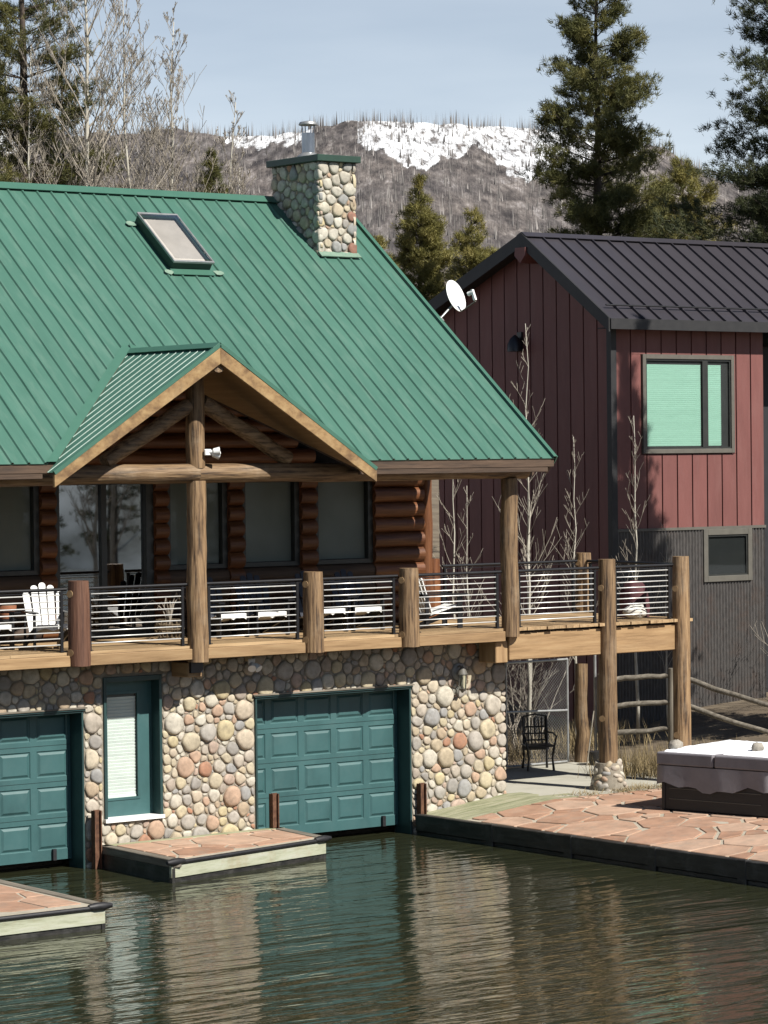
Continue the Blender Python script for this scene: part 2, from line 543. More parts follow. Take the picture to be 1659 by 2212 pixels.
def water_mat():
    m = bpy.data.materials.new('lake_water')
    m.use_nodes = True
    nt = m.node_tree
    b = nt.nodes['Principled BSDF']
    b.inputs['Base Color'].default_value = (.022, .024, .012, 1)
    b.inputs['Roughness'].default_value = .035
    b.inputs['IOR'].default_value = 1.333
    b.inputs['Specular IOR Level'].default_value = .5
    tc = nt.nodes.new('ShaderNodeTexCoord')
    h = None
    # long low swell, small ripples, fine chop; crests run across the cove
    for sc, st, wgt, det in ((1.0, (.20, 1.25, 1), 1.0, 2), (1.0, (.75, 3.6, 1), .62, 2), (1.0, (4, 12, 1), .09, 2)):
        mp = nt.nodes.new('ShaderNodeMapping')
        mp.inputs['Rotation'].default_value = (0, 0, math.radians(35))
        mp.inputs['Scale'].default_value = st
        nz = nt.nodes.new('ShaderNodeTexNoise')
        nz.inputs['Scale'].default_value = sc
        nz.inputs['Detail'].default_value = det
        nz.inputs['Distortion'].default_value = .6
        lk(nt, tc.outputs['Object'], mp.inputs['Vector'])
        lk(nt, mp.outputs[0], nz.inputs['Vector'])
        mm = nt.nodes.new('ShaderNodeMath')
        mm.operation = 'MULTIPLY'
        mm.inputs[1].default_value = wgt
        lk(nt, nz.outputs['Fac'], mm.inputs[0])
        if h is None:
            h = mm.outputs[0]
        else:
            ad = nt.nodes.new('ShaderNodeMath')
            lk(nt, h, ad.inputs[0])
            lk(nt, mm.outputs[0], ad.inputs[1])
            h = ad.outputs[0]
    bp = nt.nodes.new('ShaderNodeBump')
    bp.inputs['Strength'].default_value = 1.0
    bp.inputs['Distance'].default_value = .038
    lk(nt, h, bp.inputs['Height'])
    lk(nt, bp.outputs['Normal'], b.inputs['Normal'])
    MAT['water'] = m


water_mat()

# ------------------------------------------------------------------ stone packing
def clip_poly(poly, nx, ny, d):
    """keep the side n.p <= d"""
    out = []
    m = len(poly)
    for i in range(m):
        a, b = poly[i], poly[(i + 1) % m]
        da = a[0] * nx + a[1] * ny - d
        db = b[0] * nx + b[1] * ny - d
        if da <= 0: out.append(a)
        if (da < 0 < db) or (db < 0 < da):
            t = da / (da - db)
            out.append((a[0] + t * (b[0] - a[0]), a[1] + t * (b[1] - a[1])))
    return out


def pack(bounds, radii, allowed, obstacles, gap, seed, roundness=2.1, tries=60, overlap=.78):
    """irregular close-packed cells: list of (cx, cy, r, polygon)"""
    rng = random.Random(seed)
    u0, u1, v0, v1 = bounds
    P = np.zeros((6000, 3))
    n = 0
    for r0, r1, cnt in radii:
        fails = 0
        while fails < cnt and n < 5990:
            r = rng.uniform(r0, r1)
            x = rng.uniform(u0 + r * .5, u1 - r * .5)
            y = rng.uniform(v0 + r * .5, v1 - r * .5)
            if not allowed(x, y, r):
                fails += 1
                continue
            if n:
                d2 = (P[:n, 0] - x) ** 2 + (P[:n, 1] - y) ** 2
                if np.any(d2 < (overlap * (P[:n, 2] + r)) ** 2):
                    fails += 1
                    continue
            P[n] = (x, y, r)
            n += 1
            fails = 0
    P = P[:n]
    out = []
    for i in range(n):
        x, y, r = P[i]
        # elongated many-sided start shape
        k = 14
        el = rng.uniform(1.0, 1.6)
        th = rng.uniform(0, math.pi)
        poly = []
        for j in range(k):
            a = 2 * math.pi * j / k
            px_, py_ = roundness * r * el * math.cos(a), roundness * r / el ** .5 * math.sin(a)
            poly.append((x + px_ * math.cos(th) - py_ * math.sin(th), y + px_ * math.sin(th) + py_ * math.cos(th)))
        d = np.hypot(P[:, 0] - x, P[:, 1] - y)
        for j in np.argsort(d)[1:22]:
            dx, dy = (P[j, 0] - x), (P[j, 1] - y)
            L = d[j]
            t = (L * L + r * r - P[j, 2] ** 2) / (2 * L)
            nx, ny = dx / L, dy / L
            poly = clip_poly(poly, nx, ny, nx * x + ny * y + t - gap / 2)
            if len(poly) < 3: break
        for (nx, ny, dd) in ((1, 0, u1), (-1, 0, -u0), (0, 1, v1), (0, -1, -v0)):
            if len(poly) >= 3: poly = clip_poly(poly, nx, ny, dd)
        for (a0, a1, b0, b1) in obstacles:
            cand = [(a0 - x, (1, 0, a0)), (x - a1, (-1, 0, -a1)), (b0 - y, (0, 1, b0)), (y - b1, (0, -1, -b1))]
            best = max(cand, key=lambda q: q[0])
            if len(poly) >= 3: poly = clip_poly(poly, *best[1])
        if len(poly) < 3: continue
        out.append((x, y, r, poly))
    return out


def chaikin(p, it=2):
    for _ in range(it):
        q = []
        for i in range(len(p)):
            a, b = p[i], p[(i + 1) % len(p)]
            q.append((a[0] * .75 + b[0] * .25, a[1] * .75 + b[1] * .25))
            q.append((a[0] * .25 + b[0] * .75, a[1] * .25 + b[1] * .75))
        p = q
    return p


def resample(p, n):
    L = [0]
    for i in range(len(p)):
        a, b = p[i], p[(i + 1) % len(p)]
        L.append(L[-1] + math.hypot(b[0] - a[0], b[1] - a[1]))
    out = []
    k = 0
    for i in range(n):
        t = L[-1] * i / n
        while L[k + 1] < t: k += 1
        a, b = p[k], p[(k + 1) % len(p)]
        s = (t - L[k]) / max(1e-9, L[k + 1] - L[k])
        out.append((a[0] + s * (b[0] - a[0]), a[1] + s * (b[1] - a[1])))
    return out


def area(p):
    return abs(sum(p[i][0] * p[(i + 1) % len(p)][1] - p[(i + 1) % len(p)][0] * p[i][1] for i in range(len(p)))) / 2


def cobble(mb, poly, to3, rng, depth=.32, n=14):
    """one rounded stone: outline rings rising to a dome"""
    if rng.random() < .5: poly = [(x + rng.uniform(-.012, .012), y + rng.uniform(-.012, .012)) for x, y in poly]
    p = resample(chaikin(poly, 2), n)
    A = area(p)
    if A < 2e-4: return 0
    s = math.sqrt(A)
    h = min(.11, depth * s) * rng.uniform(.8, 1.2)
    cx = sum(q[0] for q in p) / n
    cy = sum(q[1] for q in p) / n
    ox, oy = rng.uniform(-.12, .12) * s, rng.uniform(-.12, .12) * s
    base = len(mb.v)
    for sc, d in ((1.0, -.03), (1.0, h * .42), (.90, h * .82), (.62, h * .98)):
        for q in p:
            k = sc * (1 + rng.uniform(-.04, .04))
            mb.v.append(tuple(to3(cx + (q[0] - cx) * k + ox * (1 - sc), cy + (q[1] - cy) * k + oy * (1 - sc), d * (1 + rng.uniform(-.10, .10)))))
    mb.v.append(tuple(to3(cx + ox * .6, cy + oy * .6, h)))
    for r in range(3):
        for k in range(n):
            a, b = base + r * n + k, base + r * n + (k + 1) % n
            mb.f.append((a, b, b + n, a + n))
    c = base + 4 * n
    for k in range(n):
        mb.f.append((base + 3 * n + k, base + 3 * n + (k + 1) % n, c))
    return A


# ------------------------------------------------------------------ setting: lake, ground, mountain
mb = MB()
mb.add([(-160, -200, 0), (60, -200, 0), (60, 3.0, 0), (-160, 3.0, 0)], [(0, 1, 2, 3)])
water = mb.build('water', 'water')
tag(water, kind='structure', label='dark rippled lake water reflecting the boathouse')


def ground_z(x, y):
    # lake bed in front and to the west, land under the patio and behind
    land = 1 / (1 + math.exp(-(x + 1.4) * 9)) if y < .4 else 1.0
    land = max(land, 1 / (1 + math.exp(-(y - 3.2) * 6)))
    z = .18
    z += .9 * max(0, min(1, (x - 4.5) / 5)) * max(0, min(1, (y + 6) / 8))
    z += .10 * max(0, y - 6) if y < 60 else 5.4 + .02 * (y - 60)
    z += .12 * math.sin(x * .9 + .4) * math.cos(y * .7) * max(0, min(1, (x - 5) / 3))
    return -1.6 + land * (z + 1.6)


xs = [-40 + 4 * i for i in range(9)] + [-3.5, -2.4, -1.8, -1.4, -1.0, -.5] + [i * .7 for i in range(30)] + [22 + 5 * i for i in range(30)]
ys = [-60, -40, -25, -16] + [-12 + .8 * i for i in range(40)] + [22 + 6 * i for i in range(32)]
mb = MB()
for y in ys:
    for x in xs:
        mb.v.append((x, y, ground_z(x, y)))
nx = len(xs)
for j in range(len(ys) - 1):
    for i in range(nx - 1):
        a = j * nx + i
        mb.f.append((a, a + 1, a + 1 + nx, a + nx))
tag(mb.build('ground', 'earth', smooth=1), kind='structure', label='brown earth bank between and behind the houses')

# mountain: burnt forest slopes with a snow field below the crest; built from the camera's bearing outward as a height field
RIDGE = [(-200, 250), (0, 275), (120, 292), (250, 290), (340, 282), (380, 277), (440, 288), (500, 297), (560, 292), (640, 288), (680, 277), (705, 268), (740, 264),
         (770, 262), (850, 262), (950, 268), (1050, 272), (1140, 278), (1200, 283), (1280, 290), (1340, 292), (1380, 303), (1430, 322), (1480, 345), (1530, 385),
         (1600, 400), (1700, 410), (1900, 420)]
SNOW = [(470, 288), (490, 318), (560, 322), (650, 318), (672, 300), (690, 262), (765, 262), (775, 318), (830, 338), (880, 362), (925, 372), (960, 350), (1000, 340), (1020, 318),
        (1045, 330), (1070, 355), (1110, 385), (1150, 400), (1190, 395), (1240, 372), (1300, 350), (1345, 338), (1362, 335), (1390, 330), (1402, 300), (1420, 300)]


def lerp_tab(t, x):
    if x <= t[0][0]: return t[0][1]
    for (a, b), (c, d) in zip(t, t[1:]):
        if x <= c: return b + (d - b) * (x - a) / (c - a)
    return t[-1][1]


def bearing(x, y, depth):
    return CAM + (FW + RT * ((x - 829.5) / 6500) - UP * ((y - 1106) / 6500)) * depth


rng = random.Random(3)
ph = [(rng.uniform(.004, .03), rng.uniform(0, 6.28), rng.uniform(0, 6.28), rng.uniform(2, 9)) for _ in range(26)]
NC, NR = 330, 110
mv = np.zeros((NR, NC, 3))
snow = np.zeros((NR, NC))
for i in range(NC):
    x = -250 + 2200 * i / (NC - 1)
    yr = lerp_tab(RIDGE, x)
    ys_ = lerp_tab(SNOW, x) if 470 < x < 1420 else 0
    for j in range(NR):
        t = j / (NR - 1)
        depth = 650 * (2300 / 650) ** t
        y = 960 + (yr - 960) * (t ** .62)
        am = min(1, t * 3) * (1 - .55 * t)
        wob = sum(math.sin(x * f * 2.2 + p) * math.sin(t * 40 * f * 25 * .12 + q + x * f) for f, p, q, a in ph) * 1.0 * am
        if t > .985: wob = sum(math.sin(x * f * 4 + p) for f, p, q, a in ph[:10]) * .8
        p = bearing(x, y + wob, depth * (1 + .02 * math.sin(x * .013)))
        mv[j, i] = p
        yy = y + wob * .5 + 4 * math.sin(x * .055) + 4 * math.sin(x * .13 + y * .1) + 3 * math.sin(x * .29 + 1)
        sn = 0.0
        if ys_ and not (676 < x < 772 and yy > 262):
            sn = max(0., min(1., (ys_ - yy) / 14 + .5))
        sn = max(sn, .62 * max(0., 1 - abs(yy - (382 + .05 * (x - 850) + 9 * math.sin(x * .05))) / 7.) * (1 if 820 < x < 1130 else 0))
        if x < 60: sn = max(sn, min(1, max(0, (350 - yy) / 20)))
        if x < 330 and 300 < yy < 345: sn = max(sn, .6)
        snow[j, i] = sn
idx = np.arange(NR * NC).reshape(NR, NC)
ff = np.stack([idx[:-1, :-1], idx[:-1, 1:], idx[1:, 1:], idx[1:, :-1]], -1).reshape(-1)


def mountain_mat():
    m = bpy.data.materials.new('mountain_slope')
    m.use_nodes = True
    nt = m.node_tree
    b = nt.nodes['Principled BSDF']
    b.inputs['Roughness'].default_value = .95
    b.inputs['Specular IOR Level'].default_value = .1
    tc = nt.nodes.new('ShaderNodeTexCoord')

    def noise(sc, st, det=6, ro=.65):
        mp = nt.nodes.new('ShaderNodeMapping')
        mp.inputs['Scale'].default_value = st
        nz = nt.nodes.new('ShaderNodeTexNoise')
        nz.inputs['Scale'].default_value = sc
        nz.inputs['Detail'].default_value = det
        nz.inputs['Roughness'].default_value = ro
        rot = nt.nodes.new('ShaderNodeMapping')       # line the texture up with the fall of the slope
        rot.inputs['Rotation'].default_value = (0, 0, -YAW)
        lk(nt, tc.outputs['Object'], rot.inputs['Vector'])
        lk(nt, rot.outputs[0], mp.inputs['Vector'])
        lk(nt, mp.outputs[0], nz.inputs['Vector'])
        return nz.outputs['Fac']
    rp = nt.nodes.new('ShaderNodeValToRGB')
    cs = [(.36, (.040, .037, .037)), (.45, (.082, .074, .070)), (.52, (.125, .112, .104)), (.59, (.19, .172, .158)), (.68, (.33, .31, .30))]
    while len(rp.color_ramp.elements) < len(cs): rp.color_ramp.elements.new(.5)
    for e, (p, c) in zip(rp.color_ramp.elements, cs):
        e.position = p
        e.color = (*c, 1)
    lk(nt, noise(.12, (.06, 1, .35), 9, .72), rp.inputs['Fac'])
    big = nt.nodes.new('ShaderNodeValToRGB')
    big.color_ramp.elements[0].position = .35
    big.color_ramp.elements[0].color = (.74, .75, .80, 1)
    big.color_ramp.elements[1].position = .65
    big.color_ramp.elements[1].color = (1.18, 1.14, 1.12, 1)
    lk(nt, noise(.014, (.2, 1, 1.4), 5), big.inputs['Fac'])
    mu = nt.nodes.new('ShaderNodeMixRGB')
    mu.blend_type = 'MULTIPLY'
    mu.inputs['Fac'].default_value = 1
    lk(nt, rp.outputs[0], mu.inputs['Color1'])
    lk(nt, big.outputs[0], mu.inputs['Color2'])
    at = nt.nodes.new('ShaderNodeAttribute')
    at.attribute_name = 'snow'
    ad = nt.nodes.new('ShaderNodeMath')
    ad.operation = 'MULTIPLY_ADD'
    ad.inputs[1].default_value = 1.07
    lk(nt, at.outputs['Fac'], ad.inputs[0])
    n2 = nt.nodes.new('ShaderNodeMath')
    n2.operation = 'MULTIPLY_ADD'
    n2.inputs[1].default_value = -2.2
    n2.inputs[2].default_value = .55
    lk(nt, noise(.16, (.05, 1, .30), 9, .74), n2.inputs[0])
    lk(nt, n2.outputs[0], ad.inputs[2])
    ms = nt.nodes.new('ShaderNodeMapRange')
    ms.inputs['From Min'].default_value = .28
    ms.inputs['From Max'].default_value = .60
    lk(nt, ad.outputs[0], ms.inputs['Value'])
    mx = nt.nodes.new('ShaderNodeMixRGB')
    mx.inputs['Color2'].default_value = (.80, .82, .84, 1)
    lk(nt, ms.outputs[0], mx.inputs['Fac'])
    lk(nt, mu.outputs[0], mx.inputs['Color1'])
    lk(nt, mx.outputs[0], b.inputs['Base Color'])
    bp = nt.nodes.new('ShaderNodeBump')
    bp.inputs['Strength'].default_value = .8
    bp.inputs['Distance'].default_value = 4
    lk(nt, noise(.06, (.2, 1, .8), 8, .7), bp.inputs['Height'])
    lk(nt, bp.outputs['Normal'], b.inputs['Normal'])
    MAT['mountain'] = m


mountain_mat()
mtn = raw_mesh('mountain', mv.reshape(-1, 3), ff, 4, 'mountain', smooth=True)
att = mtn.data.attributes.new('snow', 'FLOAT', 'POINT')
att.data.foreach_set('value', snow.reshape(-1).astype(np.float32))
tag(mtn, kind='structure', label='burnt brown mountainside with snow below its crest')

# dead standing trunks over the burnt slope: far too many to count
rg = np.random.default_rng(5)
vv = []
N = 26000
ci = rg.uniform(0, NC - 1.01, N)
rj = (NR - 1.01) * (1 - rg.uniform(0, 1, N) ** 1.5 * .62)
ridge_sel = rg.uniform(0, 1, N) < .07
rj[ridge_sel] = NR - 1.02
i0 = ci.astype(int)
j0 = rj.astype(int)
fi = (ci - i0)[:, None]
fj = (rj - j0)[:, None]
pts = (mv[j0, i0] * (1 - fi) + mv[j0, i0 + 1] * fi) * (1 - fj) + (mv[j0 + 1, i0] * (1 - fi) + mv[j0 + 1, i0 + 1] * fi) * fj
clump = np.sin(ci * .35) * np.sin(ci * .11 + 1) + .5 * np.sin(rj * .9)
keep = (rg.uniform(0, 1.3, N) < .75 + .5 * clump)
pts = pts[keep]
n = len(pts)
hh = rg.uniform(2.5, 8, n)
hh[rj[keep] > NR - 3] *= 1.5
ww = rg.uniform(.09, .20, n)
bl = rg.uniform(0, 1, n) < .10   # a few still carry a scrubby crown
ww[bl] = rg.uniform(.5, 1.0, bl.sum())
an = rg.uniform(0, 6.28, n)
tri = np.zeros((n, 4, 3))
for k in range(3):
    tri[:, k, 0] = pts[:, 0] + ww * np.cos(an + k * 2.094)
    tri[:, k, 1] = pts[:, 1] + ww * np.sin(an + k * 2.094)
    tri[:, k, 2] = pts[:, 2] - 1
tri[:, 3] = pts
tri[:, 3, 0] += rg.normal(0, .3, n)
tri[:, 3, 2] += hh
b0 = (np.arange(n) * 4)[:, None]
fc = np.concatenate([b0 + np.array([[0, 1, 3]]), b0 + np.array([[1, 2, 3]]), b0 + np.array([[2, 0, 3]])], 1).reshape(-1)
tag(raw_mesh('dead_forest', tri.reshape(-1, 3), fc, 3, 'bark_dead'), 'bare burnt tree trunks standing over the distant mountainside', 'forest', kind='stuff')

# opposite shore behind the viewer: seen only mirrored in the windows
M('far_woods', [(.02, .025, .02), (.10, .11, .09), (.55, .60, .58), (1.2, 1.3, 1.3)], rough=.95, scale=.06, stretch=(1, 1, .5), detail=6, bump=0, pos=[.36, .46, .54, .66])
mb = MB()
for i in range(60):
    a = math.radians(-150 + 130 * i / 59)
    R_ = 150
    hgt = 15 + 5 * math.sin(i * .7) + 3 * math.sin(i * 2.3)
    for r_, z_ in ((R_ - 8, -1), (R_, hgt * .5), (R_ + 20, hgt)):
        mb.v.append((-5 + r_ * math.cos(a), -5 + r_ * math.sin(a), z_))
for i in range(59):
    for k in range(2):
        a = i * 3 + k
        mb.f.append((a, a + 1, a + 4, a + 3))
tag(mb.build('hill', 'far_woods', smooth=1), kind='structure', label='wooded opposite shore of the lake')

# ------------------------------------------------------------------ the log boathouse
house = thing('boathouse', 'log boathouse with green metal roof and river-stone base over the water', 'house', (-5, 2, 0))
TP = .7893                       # main roof pitch (rise over run)
EY, EZ = -1.15, 6.188            # eave line
RY, RZ = 4.784, 10.872           # ridge line
XV = 0.225                       # verge
XL = -12.6
GX, GZ, GS = -6.69, 7.97, .649   # porch gable centre, ridge height, slope
GF = -1.42                       # gable front
NM = V((0, -TP, 1)).normalized()


def main_z(y): return EZ + (y - EY) * TP


# --- stone base: mortar core, openings left free
gR = (-5.14, -2.01)
gL = (-11.6, -8.33)
dX = (-7.96, -6.90)
core = MB()
for x0, x1, z0, z1 in ((-12.4, gL[0], -.8, 2.40), (gL[1], dX[0], -.8, 2.40), (dX[1], gR[0], -.8, 2.41), (gR[1], -.03, -.8, 2.41), (dX[0], dX[1], -.8, .66),
                       (-12.4, dX[0], 2.40, 3.12), (dX[1], -.03, 2.41, 3.12), (dX[0], dX[1], 2.90, 3.12)):
    core.box(x0, x1, 0, .45, z0, z1)
core.box(-.45, -.03, .45, 9.0, -.8, 3.12)
core.box(-12.4, -12.0, .45, 9.0, -.8, 3.12)
wall = core.build('stone_wall', 'mortar', house)
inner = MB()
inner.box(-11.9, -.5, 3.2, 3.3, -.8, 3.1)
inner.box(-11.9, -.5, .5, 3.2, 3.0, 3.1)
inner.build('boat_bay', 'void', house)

OB = [(gR[0] - .02, gR[1] + .03, -1, 2.44), (gL[0], gL[1] + .03, -1, 2.43), (dX[0] - .03, dX[1] + .02, .64, 2.94)]


def ok_wall(x, y, r):
    for a0, a1, b0, b1 in OB:
        if a0 - r * .45 < x < a1 + r * .45 and b0 - r * .45 < y < b1 + r * .45: return False
    return True


cells = pack((-10.35, .03, -.02, 3.14), ((.15, .19, 12), (.105, .14, 150), (.078, .105, 700), (.055, .078, 900), (.038, .05, 900)), ok_wall, OB, .015, 11)
chim = MB()
CX0, CX1, CY0, CY1, CZ1 = -1.29, -.45, 3.39, 4.86, 11.45
chim.box(CX0 + .05, CX1 - .05, CY0 + .05, CY1, 9.2, CZ1)
chimney = chim.build('chimney', 'mortar', house)
ccells_f = pack((CX0, CX1, 9.72, CZ1), ((.10, .13, 120), (.07, .10, 500), (.045, .07, 500)), lambda x, y, r: True, [], .018, 21)
ccells_l = pack((CY0, CY1, 9.75, CZ1), ((.10, .13, 120), (.07, .10, 500), (.045, .07, 500)), lambda x, y, r: y > main_z(x) - .05, [], .018, 22)
ccells_r = pack((CY0, CY1, 9.75, CZ1), ((.10, .13, 120), (.07, .10, 500)), lambda x, y, r: y > main_z(x) - .05, [], .018, 23)
jobs = []
for c in cells: jobs.append((area(c[3]), c[3], 'w'))
for c in ccells_f: jobs.append((area(c[3]), c[3], 'f'))
for c in ccells_l: jobs.append((area(c[3]), c[3], 'l'))
for c in ccells_r: jobs.append((area(c[3]) * .01, c[3], 'r'))
TO3 = {'w': lambda u, v, d: (u, -d, v), 'f': lambda u, v, d: (u, CY0 + .05 - d, v), 'l': lambda u, v, d: (CX0 + .05 - d, u, v), 'r': lambda u, v, d: (CX1 - .05 + d, u, v)}
jobs.sort(key=lambda j: -j[0])
srng = random.Random(5)
mass = {'w': MB(), 'c': MB()}
for k, (A, poly, w) in enumerate(jobs):
    if w in 'l': poly = poly[::-1]
    if k < 298 and w != 'r':
        m1 = MB()
        if cobble(m1, poly, TO3[w], srng, depth=.20 if w == 'w' else .26):
            m1.build('stone', 'stone' if w == 'w' else 'chimney_stone', wall if w == 'w' else chimney, smooth=1)
    else:
        cobble(mass['w' if w == 'w' else 'c'], poly, TO3[w], srng, depth=.24, n=9)
for k, par in (('w', wall), ('c', chimney)):
    if mass[k].f:
        mass[k].build('small_stones', 'stone_mass', par, smooth=1, kind='stuff')
MB().box(CX0 - .06, CX1 + .05, CY0 - .06, CY1 + .05, CZ1, CZ1 + .115).build('chimney_cap', 'cap_green', chimney, bevel=.008)
fx, fy = -.92, 4.2
fl = MB().tube([(fx, fy, CZ1 + .11), (fx, fy, CZ1 + .58)], .115, 20).build('flue_pipe', 'flue_metal', chimney, smooth=40)
MB().tube([(fx, fy, CZ1 + .112), (fx, fy, CZ1 + .16), (fx, fy, CZ1 + .20), (fx, fy, CZ1 + .23)], [.22, .21, .16, .118], 20).build('storm_collar', 'galv', chimney, smooth=40)
mb = MB()
for k in range(4):
    a = k * 1.571 + .5
    mb.tube([(fx + .10 * math.cos(a), fy + .10 * math.sin(a), CZ1 + .55), (fx + .13 * math.cos(a), fy + .13 * math.sin(a), CZ1 + .74)], .010, 5)
mb.build('cap_bracket', 'flue_metal', chimney)
MB().tube([(fx, fy, CZ1 + .72), (fx, fy, CZ1 + .735), (fx, fy, CZ1 + .775), (fx, fy, CZ1 + .80)], [.165, .17, .15, .03], 20).build('rain_cap', 'galv', chimney, smooth=40)
mb = MB()
for x0, x1, y0, y1 in ((CX0 - .01, CX1 + .02, CY0 - .05, CY0 + .06),):
    q = [(x0, y0), (x1, y0), (x1, y1), (x0, y1)]
    mb.prism([V((x, y, main_z(y))) + NM * .045 for x, y in q], NM * .02)
mb.build('flashing', 'sealant', chimney)

# --- main roof: deck, then every metal panel with its rib
dk = MB()
for y0, y1, z0, z1 in ((EY + .02, RY, main_z(EY + .02), RZ), (RY, 10.75, RZ, RZ - (10.75 - RY) * TP)):
    for x0, x1 in ((XL + .02, GX - 2.74), (GX - 2.74, GX + 2.74), (GX + 2.74, XV - .02)):
        yy0 = y0
        if x0 == GX - 2.74 and y0 < 0: continue
        zz0 = z0
        t = V((0, 0, -.14))
        dk.prism([(x0, yy0, zz0 - .01), (x1, yy0, zz0 - .01), (x1, y1, z1 - .01), (x0, y1, z1 - .01)], t)


def valley_y(x):
    h = abs(x - GX)
    return max(EY, EY + (GZ - GS * h - EZ) / TP)


pl = [(GX - 2.74, EY + .02), (GX, valley_y(GX)), (GX + 2.74, EY + .02), (GX + 2.74, RY), (GX - 2.74, RY)]
dk.prism([(x, y, main_z(y) - .01) for x, y in (pl[0], pl[1], (GX, RY), pl[4])], (0, 0, -.14))
dk.prism([(x, y, main_z(y) - .01) for x, y in (pl[1], pl[2], pl[3], (GX, RY))], (0, 0, -.14))
roof = dk.build('roof', 'darkwood_x', house)
PW = .28
prng0 = random.Random(77)
npan = int((XV - XL) / PW) + 1
for i in range(npan):
    x1 = XV - i * PW
    x0 = max(XL, x1 - PW)
    prof = [(0, 0), (PW - .062, 0), (PW - .048, .027), (PW - .024, .027), (PW - .010, 0), (PW - .002, 0)]
    mb = MB()
    n = len(prof)
    SEG = 9
    jx = [prng0.uniform(-.0045, .0045) for _ in range(SEG + 1)]
    jh = [prng0.uniform(-.003, .003) for _ in range(SEG + 1)]
    for j in range(SEG + 1):
        for k, (u, h) in enumerate(prof):
            x = x0 + u
            y = valley_y(x) if abs(x - GX) < 2.75 else EY
            if abs(x - GX) < 2.75: y = min(RY - .1, y + .05)
            y = y + (RY - .02 - y) * j / SEG
            xx_ = x + (jx[j] if 0 < k < n - 1 else 0)
            mb.v.append(tuple(V((xx_, y, main_z(y))) + NM * (h + .004 + (jh[j] if k in (2, 3) else 0))))
    for j in range(SEG):
        for k in range(n - 1):
            q = j * n + k
            mb.f.append((q, q + 1, q + n + 1, q + n))
    lo = [V(mb.v[0]), V(mb.v[n - 1])]
    mb.add([lo[0], lo[1], lo[1] - NM * .012, lo[0] - NM * .012], [(0, 3, 2, 1)])
    mb.build('roof_panel', 'roof_green', roof)
bk = MB()
bk.prism([(XL, RY, RZ + .005), (XV, RY, RZ + .005), (XV, 10.8, RZ - (10.8 - RY) * TP + .005), (XL, 10.8, RZ - (10.8 - RY) * TP + .005)], (0, 0, .02))
bk.build('rear_roof', 'roof_green', roof)
NB = V((0, TP, 1)).normalized()
SL = V((0, -1, -TP)).normalized()
rc = MB()
for s, nn in ((SL, NM), (V((0, 1, -TP)).normalized(), NB)):
    a = V((0, RY, RZ)) + V((0, 0, .055))
    for xa, xb in ((XL, XV + .02),):
        p0, p1 = V((xa, a.y, a.z)), V((xb, a.y, a.z))
        rc.prism([p0, p1, p1 + s * .19, p0 + s * .19], nn * .012)
rc.build('ridge_cap', 'green_trim', roof)
vt = MB()
p0 = V((XV, EY - .01, main_z(EY - .01)))
p1 = V((XV, RY, RZ))
vt.prism([p0 + NM * .045, p1 + NM * .045, p1 - NM * .10, p0 - NM * .10], (.022, 0, 0))
vt.prism([p0 + NM * .045, p1 + NM * .045, p1 + NM * .045 + V((-.07, 0, 0)), p0 + NM * .045 + V((-.07, 0, 0))], NM * .012)
vt.build('verge_trim', 'green_trim', roof)
mb = MB()
mb.prism([p0 - NM * .11 + V((-.02, 0, 0)), p1 - NM * .11 + V((-.02, 0, 0)), p1 - NM * .30 + V((-.02, 0, 0)), p0 - NM * .30 + V((-.02, 0, 0))], (-.05, 0, 0))
mb.build('verge_board', 'darkwood_y', roof)
# fascia boards either side of the porch gable
for x0, x1 in ((XL, GX - 2.95), (GX + 2.86, XV - .14)):
    MB().box(x0, x1, EY + .03, EY + .075, 5.965, EZ - .012).build('fascia', 'darkwood_x', roof, bevel=.006)
# soffit boards under the eave
MB().prism([(XL, EY + .08, 6.0), (GX - 2.8, EY + .08, 6.0), (GX - 2.8, -.45, 6.0), (XL, -.45, 6.0)], (0, 0, .02)).prism([(GX + 2.9, EY + .08, 6.0), (XV - .1, EY + .08, 6.0), (XV - .1, -.45, 6.0), (GX + 2.9, -.45, 6.0)], (0, 0, .02)).build('soffit', 'darkwood_x', roof)

# --- skylight
sk = MB()
skx0, skx1, sky0, sky1 = -4.72, -3.94, 2.92, 4.02


def on_roof(x, y, h): return V((x, y, main_z(y))) + NM * h


def roof_frame(x0, x1, y0, y1, h0, h1, ins):
    m_ = MB()
    for (a0, a1, b0, b1) in ((x0, x1, y0, y0 + ins), (x0, x1, y1 - ins, y1), (x0, x0 + ins, y0 + ins, y1 - ins), (x1 - ins, x1, y0 + ins, y1 - ins)):
        m_.prism([on_roof(a0, b0, h0), on_roof(a1, b0, h0), on_roof(a1, b1, h0), on_roof(a0, b1, h0)], NM * (h1 - h0))
    return m_


sl = roof_frame(skx0, skx1, sky0, sky1, .0, .17, .05).build('skylight', 'cap_green', roof)
roof_frame(skx0 - .02, skx1 + .02, sky0 - .02, sky1 + .02, .172, .218, .030).build('skylight_frame', 'galv', roof, bevel=.006)
dm = MB()
G = 12
for j in range(G + 1):
    for i in range(G + 1):
        a, b = i / G, j / G
        h = .226 + .09 * (1 - (2 * a - 1) ** 4) * (1 - (2 * b - 1) ** 4)
        dm.v.append(tuple(on_roof(skx0 + .03 + a * (skx1 - skx0 - .06), sky0 + .03 + b * (sky1 - sky0 - .06), h)))
for j in range(G):
    for i in range(G):
        q = j * (G + 1) + i
        dm.f.append((q, q + 1, q + G + 2, q + G + 1))
dm.build('skylight_dome', 'dome_glass', roof, smooth=1)
MB().prism([on_roof(skx0 + .05, sky0 + .05, .12), on_roof(skx1 - .05, sky0 + .05, .12), on_roof(skx1 - .05, sky1 - .05, .12), on_roof(skx0 + .05, sky1 - .05, .12)], NM * .01).build('skylight_liner', M('liner', [(.85, .80, .73), (1.1, 1.04, .96)], scale=2, bump=0), roof)
